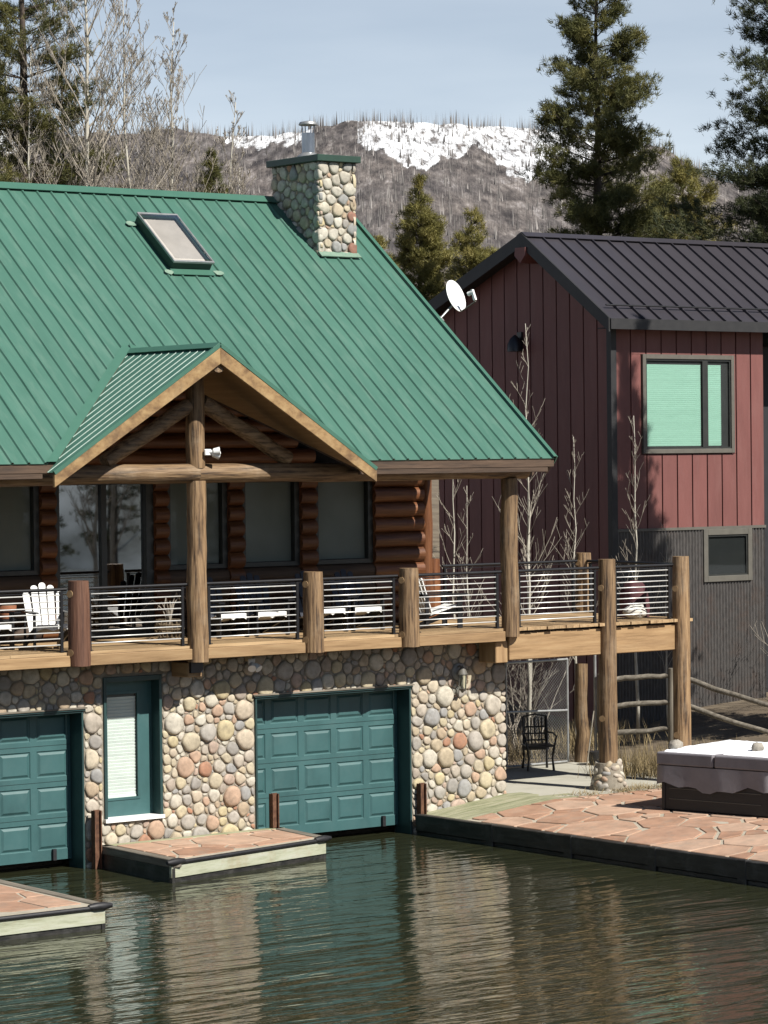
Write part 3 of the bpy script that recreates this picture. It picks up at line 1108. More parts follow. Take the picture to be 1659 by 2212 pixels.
mb = MB()
mb.prism([on_roof(skx0 - .03, sky0 - .13, .037), on_roof(skx1 + .03, sky0 - .13, .037), on_roof(skx1 + .03, sky0 - .002, .037), on_roof(skx0 - .03, sky0 - .002, .037)], NM * .010)
for cx_, cy_ in ((skx0 - .10, sky0 - .08), (skx1 + .13, sky0 - .06), (skx0 - .12, sky1 - .06)):
    q = [(cx_ + .11 * math.cos(a) * random.uniform(.7, 1.2), cy_ + .06 * math.sin(a) * random.uniform(.7, 1.2)) for a in (0, .8, 1.6, 2.4, 3.2, 4, 4.8, 5.6)]
    MB().prism([on_roof(x, y, .040) for x, y in q], NM * .008).build('sealant_patch', 'sealant', roof)
mb.build('skylight_flashing', 'green_trim', roof)

# --- porch gable
pg = MB()
hw = 2.92
for s in (-1, 1):
    nn = V((s * GS, 0, 1)).normalized()
    e = V((GX + s * hw, GF, GZ - GS * hw))
    a0 = V((GX, GF, GZ))
    yb = valley_y(GX) + .05
    poly = [a0, e, V((GX + s * 2.745, EY, GZ - GS * 2.745)), V((GX, yb, GZ))]
    pg.prism([p - nn * .015 for p in poly], -nn * .09)
porch = pg.build('porch_roof', 'soffit', house)
for s in (-1, 1):
    nn = V((s * GS, 0, 1)).normalized()
    y_ = GF
    k = 0
    pw = .20
    while y_ < valley_y(GX) - .02:
        y2 = min(y_ + pw, valley_y(GX) - .005)

        def reach(y):   # distance from the ridge down to the gable eave or to the valley
            return 2.94 if y <= EY else min(2.94, (GZ - main_z(y)) / GS)
        prof = [(0, 0), (pw - .032, 0), (pw - .026, .010), (pw - .014, .010), (pw - .008, 0), (pw - .001, 0)]
        top, bot = [], []
        for u, h in prof:
            y = min(y_ + u, y2)
            r_ = reach(y)
            top.append(V((GX, y, GZ)) + nn * h)
            bot.append(V((GX + s * r_, y, GZ - GS * r_)) + nn * h)
        n = len(prof)
        fs = [(i, i + 1, n + i + 1, n + i) for i in range(n - 1)]
        if s > 0: fs = [f[::-1] for f in fs]
        MB().add(top + bot, fs).build('roof_panel', 'roof_green', porch)
        y_ += pw
mb = MB()
for s in (-1, 1):
    nn = V((s * GS, 0, 1)).normalized()
    d = V((s, 0, -GS)).normalized()
    a, b = V((GX, GF - .03, GZ + .03)), V((GX, valley_y(GX) + .06, GZ + .03))
    mb.prism([a, b, b + d * .15, a + d * .15], nn * .012)
mb.build('ridge_cap', 'green_trim', porch)
mb = MB()
for s in (-1, 1):
    # flashing lying in the valley on the main roof side
    a = V((GX, valley_y(GX), GZ))
    b = V((GX + s * 2.745, EY, EZ))
    d = (V((s * .16, .10, .10 * TP)))
    mb.prism([a + NM * .037, b + NM * .037, b + V((s * .17, 0, 0)) + NM * .037, a + V((s * .05, .12, .12 * TP)) + NM * .037], NM * .008)
mb.build('valley_flashing', 'green_trim', porch)
mb = MB()
for s in (-1, 1):
    nn = V((s * GS, 0, 1)).normalized()
    d = V((s, 0, -GS)).normalized()
    a, b = V((GX, GF - .045, GZ)) + nn * .03, V((GX + s * 2.95, GF - .045, GZ - GS * 2.95)) + nn * .03
    mb.prism([a, b, b - nn * .06, a - nn * .06], (0, .045, 0))
mb.build('verge_trim', 'green_trim', porch)
for s in (-1, 1):
    a, b = V((GX, GF - .04, GZ - .045)), V((GX + s * 2.95, GF - .04, GZ - GS * 2.95 - .03))
    dn = V((0, 0, -.245))
    MB().prism([a, b, b + dn * .75, a + dn], (0, .06, 0)).build('barge_board', 'barge', porch, bevel=.006)
MB().tube([(GX, GF + .02, GZ - .30), (GX, 1.0, GZ - .30)], .12, 12).build('ridge_log', 'log_y', porch, smooth=40)


def log(mbuilder, a, b, r0, r1=None, n=14, seg=6, rng=random.Random(1), wob=.012):
    a, b = V(a), V(b)
    r1 = r1 or r0
    pts, rr = [], []
    for i in range(seg + 1):
        t = i / seg
        p = a.lerp(b, t)
        if 0 < i < seg: p += V((rng.uniform(-wob, wob), rng.uniform(-wob, wob), rng.uniform(-wob, wob)))
        pts.append(p)
        rr.append((r0 + (r1 - r0) * t) * (1 + rng.uniform(-.035, .035)))
    return mbuilder.tube(pts, rr, n, jit=.02, rng=rng)


# --- roof frame of logs: columns, eave beam, truss
log(MB(), (-6.595, -.60, 3.10), (-6.595, -.60, 5.90), .165, .150, 18, 8).build('log_column', 'log_z', house, smooth=50)
log(MB(), (-.335, -.60, 3.22), (-.335, -.60, 5.86), .155, .145, 18, 8).build('log_column', 'log_z', house, smooth=50)
log(MB(), (XL, -.60, 6.0), (-6.60, -.60, 6.02), .150, .148, 16, 8).build('eave_beam', 'log_x', house, smooth=50)
log(MB(), (-6.60, -.60, 6.02), (.02, -.60, 6.0), .148, .150, 16, 8).build('eave_beam', 'log_x', house, smooth=50)
log(MB(), (-6.595, -.60, 6.10), (-6.595, -.60, 7.50), .148, .140, 16, 5).build('king_post', 'log_z', house, smooth=50)
log(MB(), (-6.72, -.60, 7.06), (-8.25, -.60, 6.20), .120, .120, 14, 5).build('truss_brace', 'log_x', house, smooth=50)
log(MB(), (-6.47, -.60, 7.12), (-4.85, -.60, 6.22), .125, .125, 14, 5).build('truss_brace', 'log_x', house, smooth=50)
log(MB(), (.16, 2.30, 3.36), (.16, 2.30, 5.9), .115, .11, 16, 6).build('log_column', 'stained_z', house, smooth=50)
log(MB(), (.12, -.6, 5.99), (.12, 2.4, 5.99), .11, .11, 12, 4).build('side_beam', 'darkwood_y', house, smooth=50)

# --- upper log wall
LY = 2.28
LP = .262
lw = MB()
lw.box(-12.4, -.05, LY + .02, LY + .10, 3.3, 3.4)
lw.box(-.10, -.05, LY + .02, 9.0, 3.4, 5.9)
logwall = lw.build('log_wall', 'darkwood_x', house)
cols = [(-7.72, -7.44), (-5.56, -5.29), (-4.09, -3.79), (-2.61, -2.28), (-1.05, .03), (-12.4, -9.6)]
wins = [(-9.6, -7.72, 's'), (-5.29, -4.09, 'w'), (-3.79, -2.61, 'w'), (-2.28, -1.05, 'w')]
slider = (-7.44, -5.56)
lr = random.Random(9)
for x0, x1 in cols:
    z = 3.36 + LP / 2
    while z < 5.95:
        log(MB(), (x0, LY, z), (x1, LY, z), LP * .53, LP * .53, 12, 2, lr, .004).build('wall_log', 'stained_x', logwall, smooth=50)
        z += LP
for x0, x1, _ in wins:
    for z in (3.36 + LP / 2, 3.36 + LP * 1.5, 3.36 + LP * 2.5, 3.36 + LP * 3.5):
        log(MB(), (x0, LY + .03, z), (x1, LY + .03, z), LP * .53, LP * .53, 12, 2, lr, .004).build('wall_log', 'darkwood_x', logwall, smooth=50)  # shadow below the windows is put into these logs' darker wood colour
for z in (6.02, 6.28, 6.54, 6.80, 7.06, 7.32, 7.58):
    hwid = (GZ + .6 - z) / GS * .9
    log(MB(), (max(-12.3, GX - hwid - 1.2), LY, z), (min(0, GX + hwid + 1.2), LY, z), LP * .52, LP * .52, 12, 4, lr, .006).build('wall_log', 'stained_x', logwall, smooth=50)
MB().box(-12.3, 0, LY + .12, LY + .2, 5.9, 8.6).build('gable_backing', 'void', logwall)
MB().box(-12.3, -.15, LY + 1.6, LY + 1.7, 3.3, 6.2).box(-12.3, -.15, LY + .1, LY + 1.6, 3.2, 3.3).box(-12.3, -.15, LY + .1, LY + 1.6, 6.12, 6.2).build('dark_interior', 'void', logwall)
for x0, x1, k in wins:
    fw = MB()
    zb, zt = 4.42, 5.90
    fw.box(x0, x0 + .07, LY - .04, LY + .08, zb, zt).box(x1 - .10, x1, LY - .04, LY + .08, zb, zt).box(x0 + .07, x1 - .10, LY - .04, LY + .08, zt - .06, zt).box(x0 + .07, x1 - .10, LY - .04, LY + .08, zb, zb + .07)
    win = fw.build('window', 'bronze', house)
    sheet(x0 + .06, x1 - .09, LY + .03, zb + .06, zt - .05).build('pane', 'glass_coated', win)
    MB().box(x0 + .05, x1 - .08, LY + .075, LY + .082, zb + .08, zt - .04).build('roller_blind', 'curtain', win)
fw = MB()
x0, x1 = slider
fw.box(x0, x0 + .09, LY - .05, LY + .09, 3.40, 5.92).box(x1 - .14, x1, LY - .05, LY + .09, 3.40, 5.92).box(x0 + .09, x1 - .14, LY - .05, LY + .09, 5.84, 5.92).box(x0 + .09, x1 - .14, LY - .05, LY + .09, 3.40, 3.50).box(-6.55, -6.45, LY - .03, LY + .06, 3.5, 5.84)
sd_ = fw.build('sliding_door', 'bronze', house)
sheet(x0 + .09, -6.53, LY + .02, 3.5, 5.84).build('pane', 'glass_mirror', sd_)
sheet(-6.47, x1 - .13, LY + .035, 3.5, 5.84).build('pane', 'glass_mirror', sd_)

# --- boat doors with raised panels
def garage(xa, xb, ztop):
    pw_, cw = .655, .545
    colsx = []
    c = 0
    while xb - .06 - c * pw_ > xa - .1:
        x1_ = xb - .06 - c * pw_
        colsx.append((max(x1_ - cw, xa - .115), x1_))
        c += 1
    rows = [(.29 + r_ * .557, min(.29 + r_ * .557 + .405, ztop + .05)) for r_ in range(4)]
    slab = MB().box(xa - .12, xb - .005, .318, .35, .13, ztop + .1)
    zz = [.13] + [v for r_ in rows for v in r_] + [ztop + .1]
    for z0_, z1_ in zip(zz[::2], zz[1::2]):
        slab.box(xa - .12, xb - .005, .300, .3175, z0_, z1_)
    xx = [xb - .005] + [v for c_ in colsx for v in c_[::-1]] + [xa - .12]
    for z0_, z1_ in rows:
        for x1_, x0_ in zip(xx[::2], xx[1::2]):
            if x1_ - x0_ > .01: slab.box(x0_, x1_, .300, .3175, z0_ + .0005, z1_ - .0005)
    g = slab.build('boat_door', 'teal', house)
    for x0_, x1_ in colsx:
        if x1_ - x0_ < .14: continue
        for z0_, z1_ in rows:
            m_ = MB()
            for ins, y in ((0, .3005), (.014, .3155), (.026, .3155), (.062, .296)):
                m_.v += [(x0_ + ins, y, z0_ + ins), (x1_ - ins, y, z0_ + ins), (x1_ - ins, y, z1_ - ins), (x0_ + ins, y, z1_ - ins)]
            for k in range(3):
                for e in range(4):
                    m_.f.append((k * 4 + e, k * 4 + (e + 1) % 4, k * 4 + 4 + (e + 1) % 4, k * 4 + 4 + e))
            m_.f.append((12, 13, 14, 15))
            m_.build('panel', 'teal', g)
    for r_ in range(1, 4):
        z_ = .29 + r_ * .557 - .076
        MB().box(xa - .1, xb - .02, .2965, .3005, z_, z_ + .008).build('section_joint', 'teal_trim', g)
    MB().box(xb - .36, xb - .30, .25, .299, .13, .30).build('rope_pull', 'rubber', g)
    f = MB()
    f.box(xb, xb + .035, -.035, .40, -.3, ztop + .03).box(xa - .035, xa, -.035, .40, -.3, ztop + .03).box(xa, xb, -.035, .40, ztop, ztop + .03)
    f.box(xa - .06, xb + .06, -.06, .0, ztop + .032, ztop + .06)
    f.build('boat_door_frame', 'teal_trim', house, bevel=.005)
    MB().box(xa - .09, xb + .08, -.075, -.005, ztop + .062, ztop + .085).build('drip_ledge', 'grey_x', house)


garage(gR[0] + .035, gR[1] - .035, 2.40)
garage(gL[0], gL[1] - .035, 2.385)

# --- entry door between the boat doors
fr_ = MB()
fr_.box(dX[0], dX[0] + .05, -.03, .30, .66, 2.90).box(dX[1] - .05, dX[1], -.03, .30, .66, 2.90).box(dX[0] + .05, dX[1] - .05, -.03, .30, 2.82, 2.90)
fr_.build('door_frame', 'teal_trim', house, bevel=.005)
dx0, dx1 = dX[0] + .05, dX[1] - .05
px0, px1, pz0, pz1 = dx0 + .13, dx0 + .70, 1.00, 2.62
dr = MB()
dr.box(dx0, px0, .20, .245, .72, 2.82).box(px1, dx1, .20, .245, .72, 2.82).box(px0, px1, .20, .245, .72, pz0).box(px0, px1, .20, .245, pz1, 2.82)
door = dr.build('entry_door', 'teal', house)
mb = MB()
mb.box(px0 - .03, px0 + .01, .188, .199, pz0 - .03, pz1 + .03).box(px1 - .01, px1 + .03, .188, .199, pz0 - .03, pz1 + .03).box(px0 + .01, px1 - .01, .188, .199, pz0 - .03, pz0 + .01).box(px0 + .01, px1 - .01, .188, .199, pz1 - .01, pz1 + .03)
mb.build('glazing_bead', 'teal', door)
sheet(px0, px1, .205, pz0, pz1).build('pane', 'glass_clear', door)
MB().box(px0, px1, .30, .31, pz0, pz1).build('blind_backing', 'curtain', door)
ns = 30
sm = None
for i in range(ns):
    z = pz0 + .05 + i * (pz1 - pz0 - .08) / ns
    if sm is None:
        m_ = MB()
        m_.obox((0, 0, 0), (px1 - px0 - .02, 0, 0), (0, .016, -.050), (0, .004, .003))
        sm = m_.build('blind_slat', 'blind_white', door)
        sm.location = V(((px0 + px1) / 2, .250, z)) - WPOS[door.name]
    else:
        c_ = sm.copy()
        COL.objects.link(c_)
        c_.location = V(((px0 + px1) / 2, .250, z)) - WPOS[door.name]
MB().box(px0 + .01, px1 - .01, .235, .265, pz0 + .005, pz0 + .04).build('blind_rail', 'blind_white', door)
MB().tube([(dx0 + .06, .19, 1.72), (dx0 + .06, .14, 1.72)], .022, 10).build('door_knob', 'galv', door, smooth=40)
MB().box(dX[0] - .01, dX[1] + .005, -.07, .28, .665, .72).build('threshold', 'white_paint', house)
MB().box(-6.72, -6.46, -.5, -.02, 2.86, 3.09).build('beam_end', 'timber_y', house, bevel=.01)
MB().box(-6.70, -6.48, -.56, -.505, 2.93, 3.14).build('steel_bracket', 'black_metal', house)

# ------------------------------------------------------------------ timber deck
deck = thing('timber_deck', 'raised timber deck with log posts and cable railing along the boathouse', 'deck', (-3, 0, 0))
DZ = 3.36
fl = MB().box(-12.4, -.46, -.50, 2.2, 3.13, 3.31).box(-.45, 3.70, -.50, 2.30, 3.05, 3.31)
frame = fl.build('deck_frame', 'darkwood_x', deck)
prng = random.Random(4)
y = -.60
bw = .145
k = 0
while y < 2.10:
    cuts = [-12.4, -9.4 + prng.uniform(-1, 1), -5.6 + prng.uniform(-1, 1), -2.6 + prng.uniform(-.8, .8), -.46]
    for a, b in zip(cuts, cuts[1:]):
        MB().box(a + .003, b - .003, y, y + bw - .007, DZ - .045, DZ + prng.uniform(-.002, .002)).build('deck_board', 'plank_x', deck)
    y += bw
x = -.45
while x < 3.70:
    e = prng.uniform(-.03, .02)
    MB().box(x, x + bw - .008, -.66 + e, 2.32, DZ - .05, DZ + prng.uniform(-.003, .003)).build('deck_board', 'plank_y', deck)
    x += bw
# rim boards between the posts
PX = [-8.76, -6.595, -4.42, -2.50, -.335, 1.82, 3.54]
for a, b in ((-12.4, PX[0]), (PX[0], PX[1]), (PX[1], PX[2]), (PX[2], PX[3]), (PX[3], -.46)):
    MB().box(a + .02, b - .02, -.655, -.605, 3.145, 3.312).build('rim_board', 'timber_x', deck, bevel=.008)
for a, b in ((-.36, 1.72), (1.90, 3.46)):
    MB().box(a, b, -.60, -.47, 2.82, 3.27).build('rim_beam', 'timber_x', deck, bevel=.012)
MB().box(3.42, 3.55, -.46, 2.3, 2.85, 3.27).build('rim_beam', 'timber_y', deck, bevel=.012)
MB().box(-.62, -.36, -.56, -.1, 2.78, 3.14).build('corner_block', 'timber_z', deck, bevel=.012)
MB().box(-.30, -.06, .45, 2.2, 2.85, 3.12).build('joist', 'darkwood_y', deck)


def post(x, y, z0, z1, r, notch=True, m='log_z', seedv=1):
    rg_ = random.Random(int(seedv * 100 + x * 10))
    mb_ = MB()
    n = 20
    segs = 7
    for i in range(segs + 1):
        t = i / segs
        for k in range(n):
            a = 2 * math.pi * k / n
            rr = r * (1 + rg_.uniform(-.02, .02)) * (1.03 - .05 * t)
            px_, py_ = rr * math.cos(a), rr * math.sin(a)
            z = z0 + (z1 - z0) * t
            if i == 0 and notch: z = z0 + .10 * (1 - py_ / r) * .5 + .06 * (py_ / r + 1)   # slanted saw cut
            if i == segs: px_, py_ = px_ * .95, py_ * .95
            mb_.v.append((x + px_, y + py_, z))
    for i in range(segs):
        for k in range(n):
            q = i * n
            mb_.f.append((q + k, q + (k + 1) % n, q + n + (k + 1) % n, q + n + k))
    mb_.f.append(tuple(range(n))[::-1])
    mb_.f.append(tuple(segs * n + k for k in range(n)))
    o = mb_.build('log_post', m, deck, smooth=45)
    for zz, side in ((z0 + (z1 - z0) * .22, -1), (z0 + (z1 - z0) * .86, -1)):
        MB().tube([(x - r * .97, y - .02, zz), (x - r * 1.05, y - .025, zz)], .055, 10).build('sawn_knot', 'end_grain', o, smooth=40)
    return o


for i, x in enumerate(PX):
    if i in (1, 4): continue
    if i < 5:
        post(x, -.64, 3.05, 4.43, .165, seedv=i, m='log_rust' if i == 0 else 'log_z')
    else:
        post(x, -.60, .95 if i == 5 else .45, 4.45, .155, notch=False, seedv=i)
post(3.86, 2.36, 3.2, 4.45, .15, notch=False, seedv=11)
post(.40, 2.42, 3.2, 4.44, .13, notch=False, m='stained_z', seedv=12)
post(-.62, 2.46, 3.3, 3.6, .10, notch=False, seedv=14)


def railing(a, b, h=.94, n=9, posts=(1, 1), sub=True):
    a, b = V(a), V(b)
    d = (b - a).normalized()
    r_ = MB()
    top = MB().tube([a + V((0, 0, h)), b + V((0, 0, h))], .026, 8).build('railing', 'black_metal', deck, smooth=60)
    MB().obox((a + b) / 2 + V((0, 0, h - .045)), (b - a) * .98, V((-d.y, d.x, 0)) * .035, (0, 0, .012)).build('under_rail', 'black_metal', top)
    for q, on in ((a + d * .06, posts[0]), (b - d * .09, posts[1])):
        if on:
            MB().obox(q + V((0, 0, h / 2 - .02)), d * .045, V((-d.y, d.x, 0)) * .045, (0, 0, h - .02)).build('rail_post', 'black_metal', top)
            MB().obox(q + V((0, 0, .008)), d * .09, V((-d.y, d.x, 0)) * .09, (0, 0, .012)).build('foot_plate', 'black_metal', top)
    cm = None
    for k in range(n):
        z = .11 + k * (h - .18) / (n - 1) * .98
        MB().tube([a + d * .05 + V((0, 0, z)), b - d * .09 + V((0, 0, z))], .0105, 6).build('cable', 'steel', top, smooth=90)


RYY = -.56
secs = [(-11.6, PX[0] - .17), (PX[0] + .17, PX[1] - .17), (PX[1] + .17, PX[2] - .17), (PX[2] + .17, PX[3] - .17), (PX[3] + .17, PX[4] - .16), (PX[4] + .16, PX[5] - .16), (PX[5] + .16, PX[6] - .16)]
for a, b in secs:
    railing((a, RYY, DZ + .005), (b, RYY, DZ + .005))
railing((3.60, -.42, DZ + .005), (3.82, 2.2, DZ + .005), n=0)
railing((.56, 2.36, DZ + .005), (3.70, 2.36, DZ + .005), n=0)

# stone foot of the patio post, cobbles set in mortar
foot = MB().tube([(1.82, -.60, .35), (1.82, -.60, .70), (1.82, -.60, .96)], [.30, .27, .22], 16).build('stone_footing', 'mortar', deck, smooth=50)
frg = random.Random(8)
fm = None
for k in range(46):
    a = frg.uniform(0, 6.283)
    z = .45 + .52 * (k / 46)
    rad = .30 - .12 * (z - .45) / .52
    c = V((1.82 + rad * math.cos(a), -.60 + rad * math.sin(a), z))
    ou = V((math.cos(a), math.sin(a), 0))
    tn = V((-math.sin(a), math.cos(a), 0))
    th = frg.uniform(-.9, .9)
    u_, w_ = tn * math.cos(th) + V((0, 0, 1)) * math.sin(th), -tn * math.sin(th) + V((0, 0, 1)) * math.cos(th)
    sx, sy, sz = frg.uniform(.07, .12), frg.uniform(.045, .07), .05
    m_ = MB()
    for i in range(5):
        pz = -1 + 2 * (i + .5) / 5
        rr = math.sqrt(1 - pz * pz)
        for j in range(8):
            b_ = j * .785
            m_.v.append(tuple(c + u_ * (sx * pz) + w_ * (sy * rr * math.cos(b_)) + ou * (sz * rr * math.sin(b_))))
    for i in range(4):
        for j in range(8):
            m_.f.append((i * 8 + j, i * 8 + (j + 1) % 8, i * 8 + 8 + (j + 1) % 8, i * 8 + 8 + j))
    m_.f += [tuple(range(8))[::-1], tuple(range(32, 40))]
    m_.build('cobble', 'stone', foot, smooth=1)

# ------------------------------------------------------------------ patio and docks
def patio_z(x): return .30 + .105 * max(0, min(1.9, x + 1.9))


pm = MB()
xs_ = [-1.9, 0.0, 9.0]
for a, b in zip(xs_, xs_[1:]):
    p = [(a, -11), (b, -11), (b, -1.15), (a, -1.15)]
    pm.add([(x, y, patio_z(x) - .004) for x, y in p] + [(x, y, -.5) for x, y in p], [(0, 1, 2, 3), (0, 4, 5, 1), (3, 2, 6, 7), (0, 3, 7, 4)])
patio = pm.build('patio', 'pale_mortar')
tag(patio, kind='structure', label='red flagstone patio at the water edge')
fc_ = pack((-1.78, 6.0, -10.5, -1.18), ((.42, .62, 160), (.26, .4, 260), (.14, .2, 260)), lambda x, y, r: True, [], .055, 31, roundness=1.7, overlap=.86)
frg = random.Random(12)
for cx_, cy_, r_, poly in sorted(fc_, key=lambda c: c[1]):
    if cx_ > 3.2 and cy_ < -6: continue
    poly = [(x + frg.uniform(-.015, .015), y + frg.uniform(-.015, .015)) for x, y in poly]
    h = frg.uniform(.0, .008)
    bot = [V((x, y, patio_z(x) - .035)) for x, y in poly]
    MB().prism(bot, (0, 0, .045 + h)).build('flagstone', 'flagstone', patio, bevel=.008)
# grey-green walkway planks along the wall, and the concrete apron
y = -1.14
while y < -.06:
    x0_, x1_ = -1.88, .35 + random.uniform(-.2, .5) * (1 if y < -.5 else 0)
    zt = .012
    b_ = [(x0_, y), (x1_, y), (x1_, y + .155), (x0_, y + .155)]
    mids = [x for x in (0.0,) if x0_ < x < x1_]
    m_ = MB()
    seq = [x0_, 0.0, x1_]
    for a, b in zip(seq, seq[1:]):
        m_.add([(a, y, patio_z(a) + zt), (b, y, patio_z(b) + zt), (b, y + .155, patio_z(b) + zt), (a, y + .155, patio_z(a) + zt),
                (a, y, patio_z(a) - .05), (b, y, patio_z(b) - .05), (b, y + .155, patio_z(b) - .05), (a, y + .155, patio_z(a) - .05)],
               [(0, 1, 2, 3), (0, 4, 5, 1), (2, 6, 7, 3), (0, 3, 7, 4), (1, 5, 6, 2)])
    m_.build('walkway_plank', 'moss_x', patio)
    y += .163
cm_ = MB().prism([(.0, -1.12, .44), (6.5, -1.12, .44), (6.5, 1.2, .44), (0.0, 1.2, .44)], (0, 0, .06)).build('concrete_slab', 'concrete', patio, bevel=.01)
MB().prism([(.0, 1.215, .44), (5.2, 1.215, .44), (5.0, 3.2, .46), (0.0, 3.2, .46)], (0, 0, .055)).build('concrete_slab', 'concrete', patio, bevel=.01)
# edge timbers along the water
y = -.12
ei = 0
while y > -10.5:
    L_ = 1.93
    MB().box(-2.02, -1.885, y - L_ + .03, y, .06, .335).build('edge_timber', 'wet_timber', patio, bevel=.012)
    MB().box(-2.03, -1.90, y - L_ - .09, y - L_ + .10, -.3, .345).build('edge_pile', 'wet_timber', patio, bevel=.012)
    y -= L_
MB().box(-1.99, -1.9, -10.6, -.12, -.4, .05).build('lower_timber', 'wet_timber', patio)


def dock(name, label, corners, zt, seed, nflag, front=(0, 1), front_m='pale_timber'):
    """corners: back-left, back-right, front-right, front-left seen from the lake"""
    cx_ = sum(c[0] for c in corners) / 4
    cy_ = sum(c[1] for c in corners) / 4
    t = thing(name, label, 'dock', (cx_, cy_, 0), 'floating docks between the boat doors')
    bl, br, fr, flc = [V((c[0], c[1], 0)) for c in corners]
    cen = V((cx_, cy_, 0))

    def sh(p, k): return p.lerp(cen, k)
    MB().prism([sh(p, .03) + V((0, 0, zt - .06)) for p in (bl, br, fr, flc)], (0, 0, .05)).build('bedding', 'pale_mortar', t)
    # perimeter timbers
    for a, b, m_ in ((bl, br, 'moss_x'), (br, fr, 'grey_y'), (flc, bl, 'grey_y')):
        d = (b - a).normalized()
        n_ = V((-d.y, d.x, 0))
        if n_.dot(cen - a) < 0: n_ = -n_
        MB().prism([a + V((0, 0, zt - .12)), b + V((0, 0, zt - .12)), b + n_ * .17 + V((0, 0, zt - .12)), a + n_ * .17 + V((0, 0, zt - .12))], (0, 0, .125)).build('edge_timber', m_, t, bevel=.01)
    # sides and front skirt
    for a, b, m_, z0_, z1_, off in ((bl, flc, 'wet_timber', -.06, zt - .12, .0), (br, fr, 'wet_timber', -.06, zt - .12, .0), (flc, fr, front_m, .07, zt - .085, .0), (flc, fr, 'wet_timber', -.12, .069, .02)):
        d = (b - a).normalized()
        n_ = V((-d.y, d.x, 0))
        if n_.dot(cen - a) < 0: n_ = -n_
        MB().prism([a + n_ * off + V((0, 0, z0_)), b + n_ * off + V((0, 0, z0_)), b + n_ * (off + .06) + V((0, 0, z0_)), a + n_ * (off + .06) + V((0, 0, z0_))], (0, 0, z1_ - z0_)).build('skirt_board', m_, t, bevel=.008)
    d = (fr - flc).normalized()
    MB().tube([flc + V((0, 0, zt - .045)) - d * .02, fr + V((0, 0, zt - .045)) + d * .02], .032, 10).build('rub_rail', 'rubber', t, smooth=60)
    for p, s in ((flc, 1), (fr, -1)):
        q = p + V((0, 0, zt - .03))
        m_ = MB()
        m_.tube([q - d * .10 * s, q + d * .02 * s, q + d * .16 * s, q + d * .26 * s], [.03, .055, .055, .035], 10)
        m_.build('corner_bumper', 'rubber', t, smooth=60)
    # flagstones clipped to the dock outline
    xs1 = [c[0] for c in corners]
    ys1 = [c[1] for c in corners]
    cells_ = pack((min(xs1), max(xs1), min(ys1), max(ys1)), ((.45, .6, 120), (.3, .4, 200), (.16, .22, 200)), lambda x, y, r: True, [], .045, seed, roundness=1.8, overlap=.84)
    poly_in = [sh(p, .13) for p in (bl, br, fr, flc)]
    for x, y, r_, poly in cells_:
        for a, b in zip(poly_in, poly_in[1:] + poly_in[:1]):
            e = b - a
            n_ = V((e.y, -e.x, 0)).normalized()
            if n_.dot(cen - a) > 0: n_ = -n_
            poly = clip_poly(poly, n_.x, n_.y, n_.dot(a))
            if len(poly) < 3: break
        if len(poly) < 3 or area(poly) < .01: continue
        MB().prism([V((x_, y_, zt - .03)) for x_, y_ in poly], (0, 0, .032)).build('flagstone', 'flagstone', t, bevel=.006)
    return t


dock('floating_dock', 'flagstone-topped floating dock with pale green front below the entry door', [(-8.12, -.10), (-4.72, -.06), (-4.88, -1.55), (-8.22, -2.28)], .34, 41, 8)
dock('floating_dock', 'flagstone-topped floating dock cut off by the frame, nearest the viewer', [(-15.0, -1.9), (-11.14, -1.9), (-11.26, -5.32), (-15.0, -5.32)], .34, 43, 8)

for x, y, z, lab in ((-4.86, -.12, .90, 'rusty steel piling against the stone beside the wider boat door'), (-8.20, -.16, .90, 'rusty steel piling at the corner of the entry door dock'), (-1.86, -.10, .84, 'weathered piling where the patio edge meets the boat door')):
    p = thing('mooring_piling', lab, 'piling', (x, y, -1), 'steel mooring pilings')
    MB().box(x - .05, x + .05, y - .012, y + .012, -1, z).build('web', 'rust', p)
    MB().box(x - .062, x - .045, y - .055, y + .055, -1, z - .01).build('flange', 'rust', p)
    MB().box(x + .045, x + .062, y - .055, y + .055, -1, z - .01).build('flange', 'rust', p)

# ------------------------------------------------------------------ hot tub
tub = thing('hot_tub', 'dark hot tub with grey vinyl cover and snow on top', 'hot tub', (0, 0, 0), local=True)
W = 2.15
MB().box(.05, W - .05, -W + .05, -.05, .02, .60).build('cabinet', 'cabinet', tub, bevel=.02)
for z in (.20, .37):
    MB().box(.040, .050, -W + .22, -.18, z, z + .010).build('trim_line', 'taupe', tub)
for yy in (-.05, -W + .05):
    MB().box(.030, .10, yy - .06 if yy < -1 else yy - .055, yy + .055 if yy < -1 else yy + .01, .02, .58).build('corner_post', 'cabinet', tub, bevel=.01)
MB().box(.10, W - .1, -W + .1, -.1, -.02, .02).build('plinth', 'rubber', tub)
# skirt of the cover hangs in soft folds
sk_ = MB()
N_ = 60
per = []
for i in range(N_):
    t = i / N_ * 4
    s_ = int(t)
    f_ = t - s_
    q = [(-.02, -f_ * W), (f_ * W, -W - .02), (W + .02, -W + f_ * W), (W - f_ * W, .02)][s_]
    per.append(q)
rg_ = random.Random(6)
for zi, z in enumerate((.74, .62, .50, .40)):
    for i, (x, y) in enumerate(per):
        k = zi / 3
        ox = x - W / 2
        oy = y + W / 2
        sc = 1 + k * (.018 * math.sin(i * .9) + .01 * math.sin(i * 2.3 + 1))
        zz = z + (k * (.05 * math.sin(i * .55 + .8) + .03 * math.sin(i * 1.7)) if zi else 0)
        sk_.v.append((W / 2 + ox * sc, -W / 2 + oy * sc, zz))
for zi in range(3):
    for i in range(N_):
        a, b = zi * N_ + i, zi * N_ + (i + 1) % N_
        sk_.f.append((a, a + N_, b + N_, b))
sk_.build('cover_skirt', 'vinyl', tub, smooth=1)
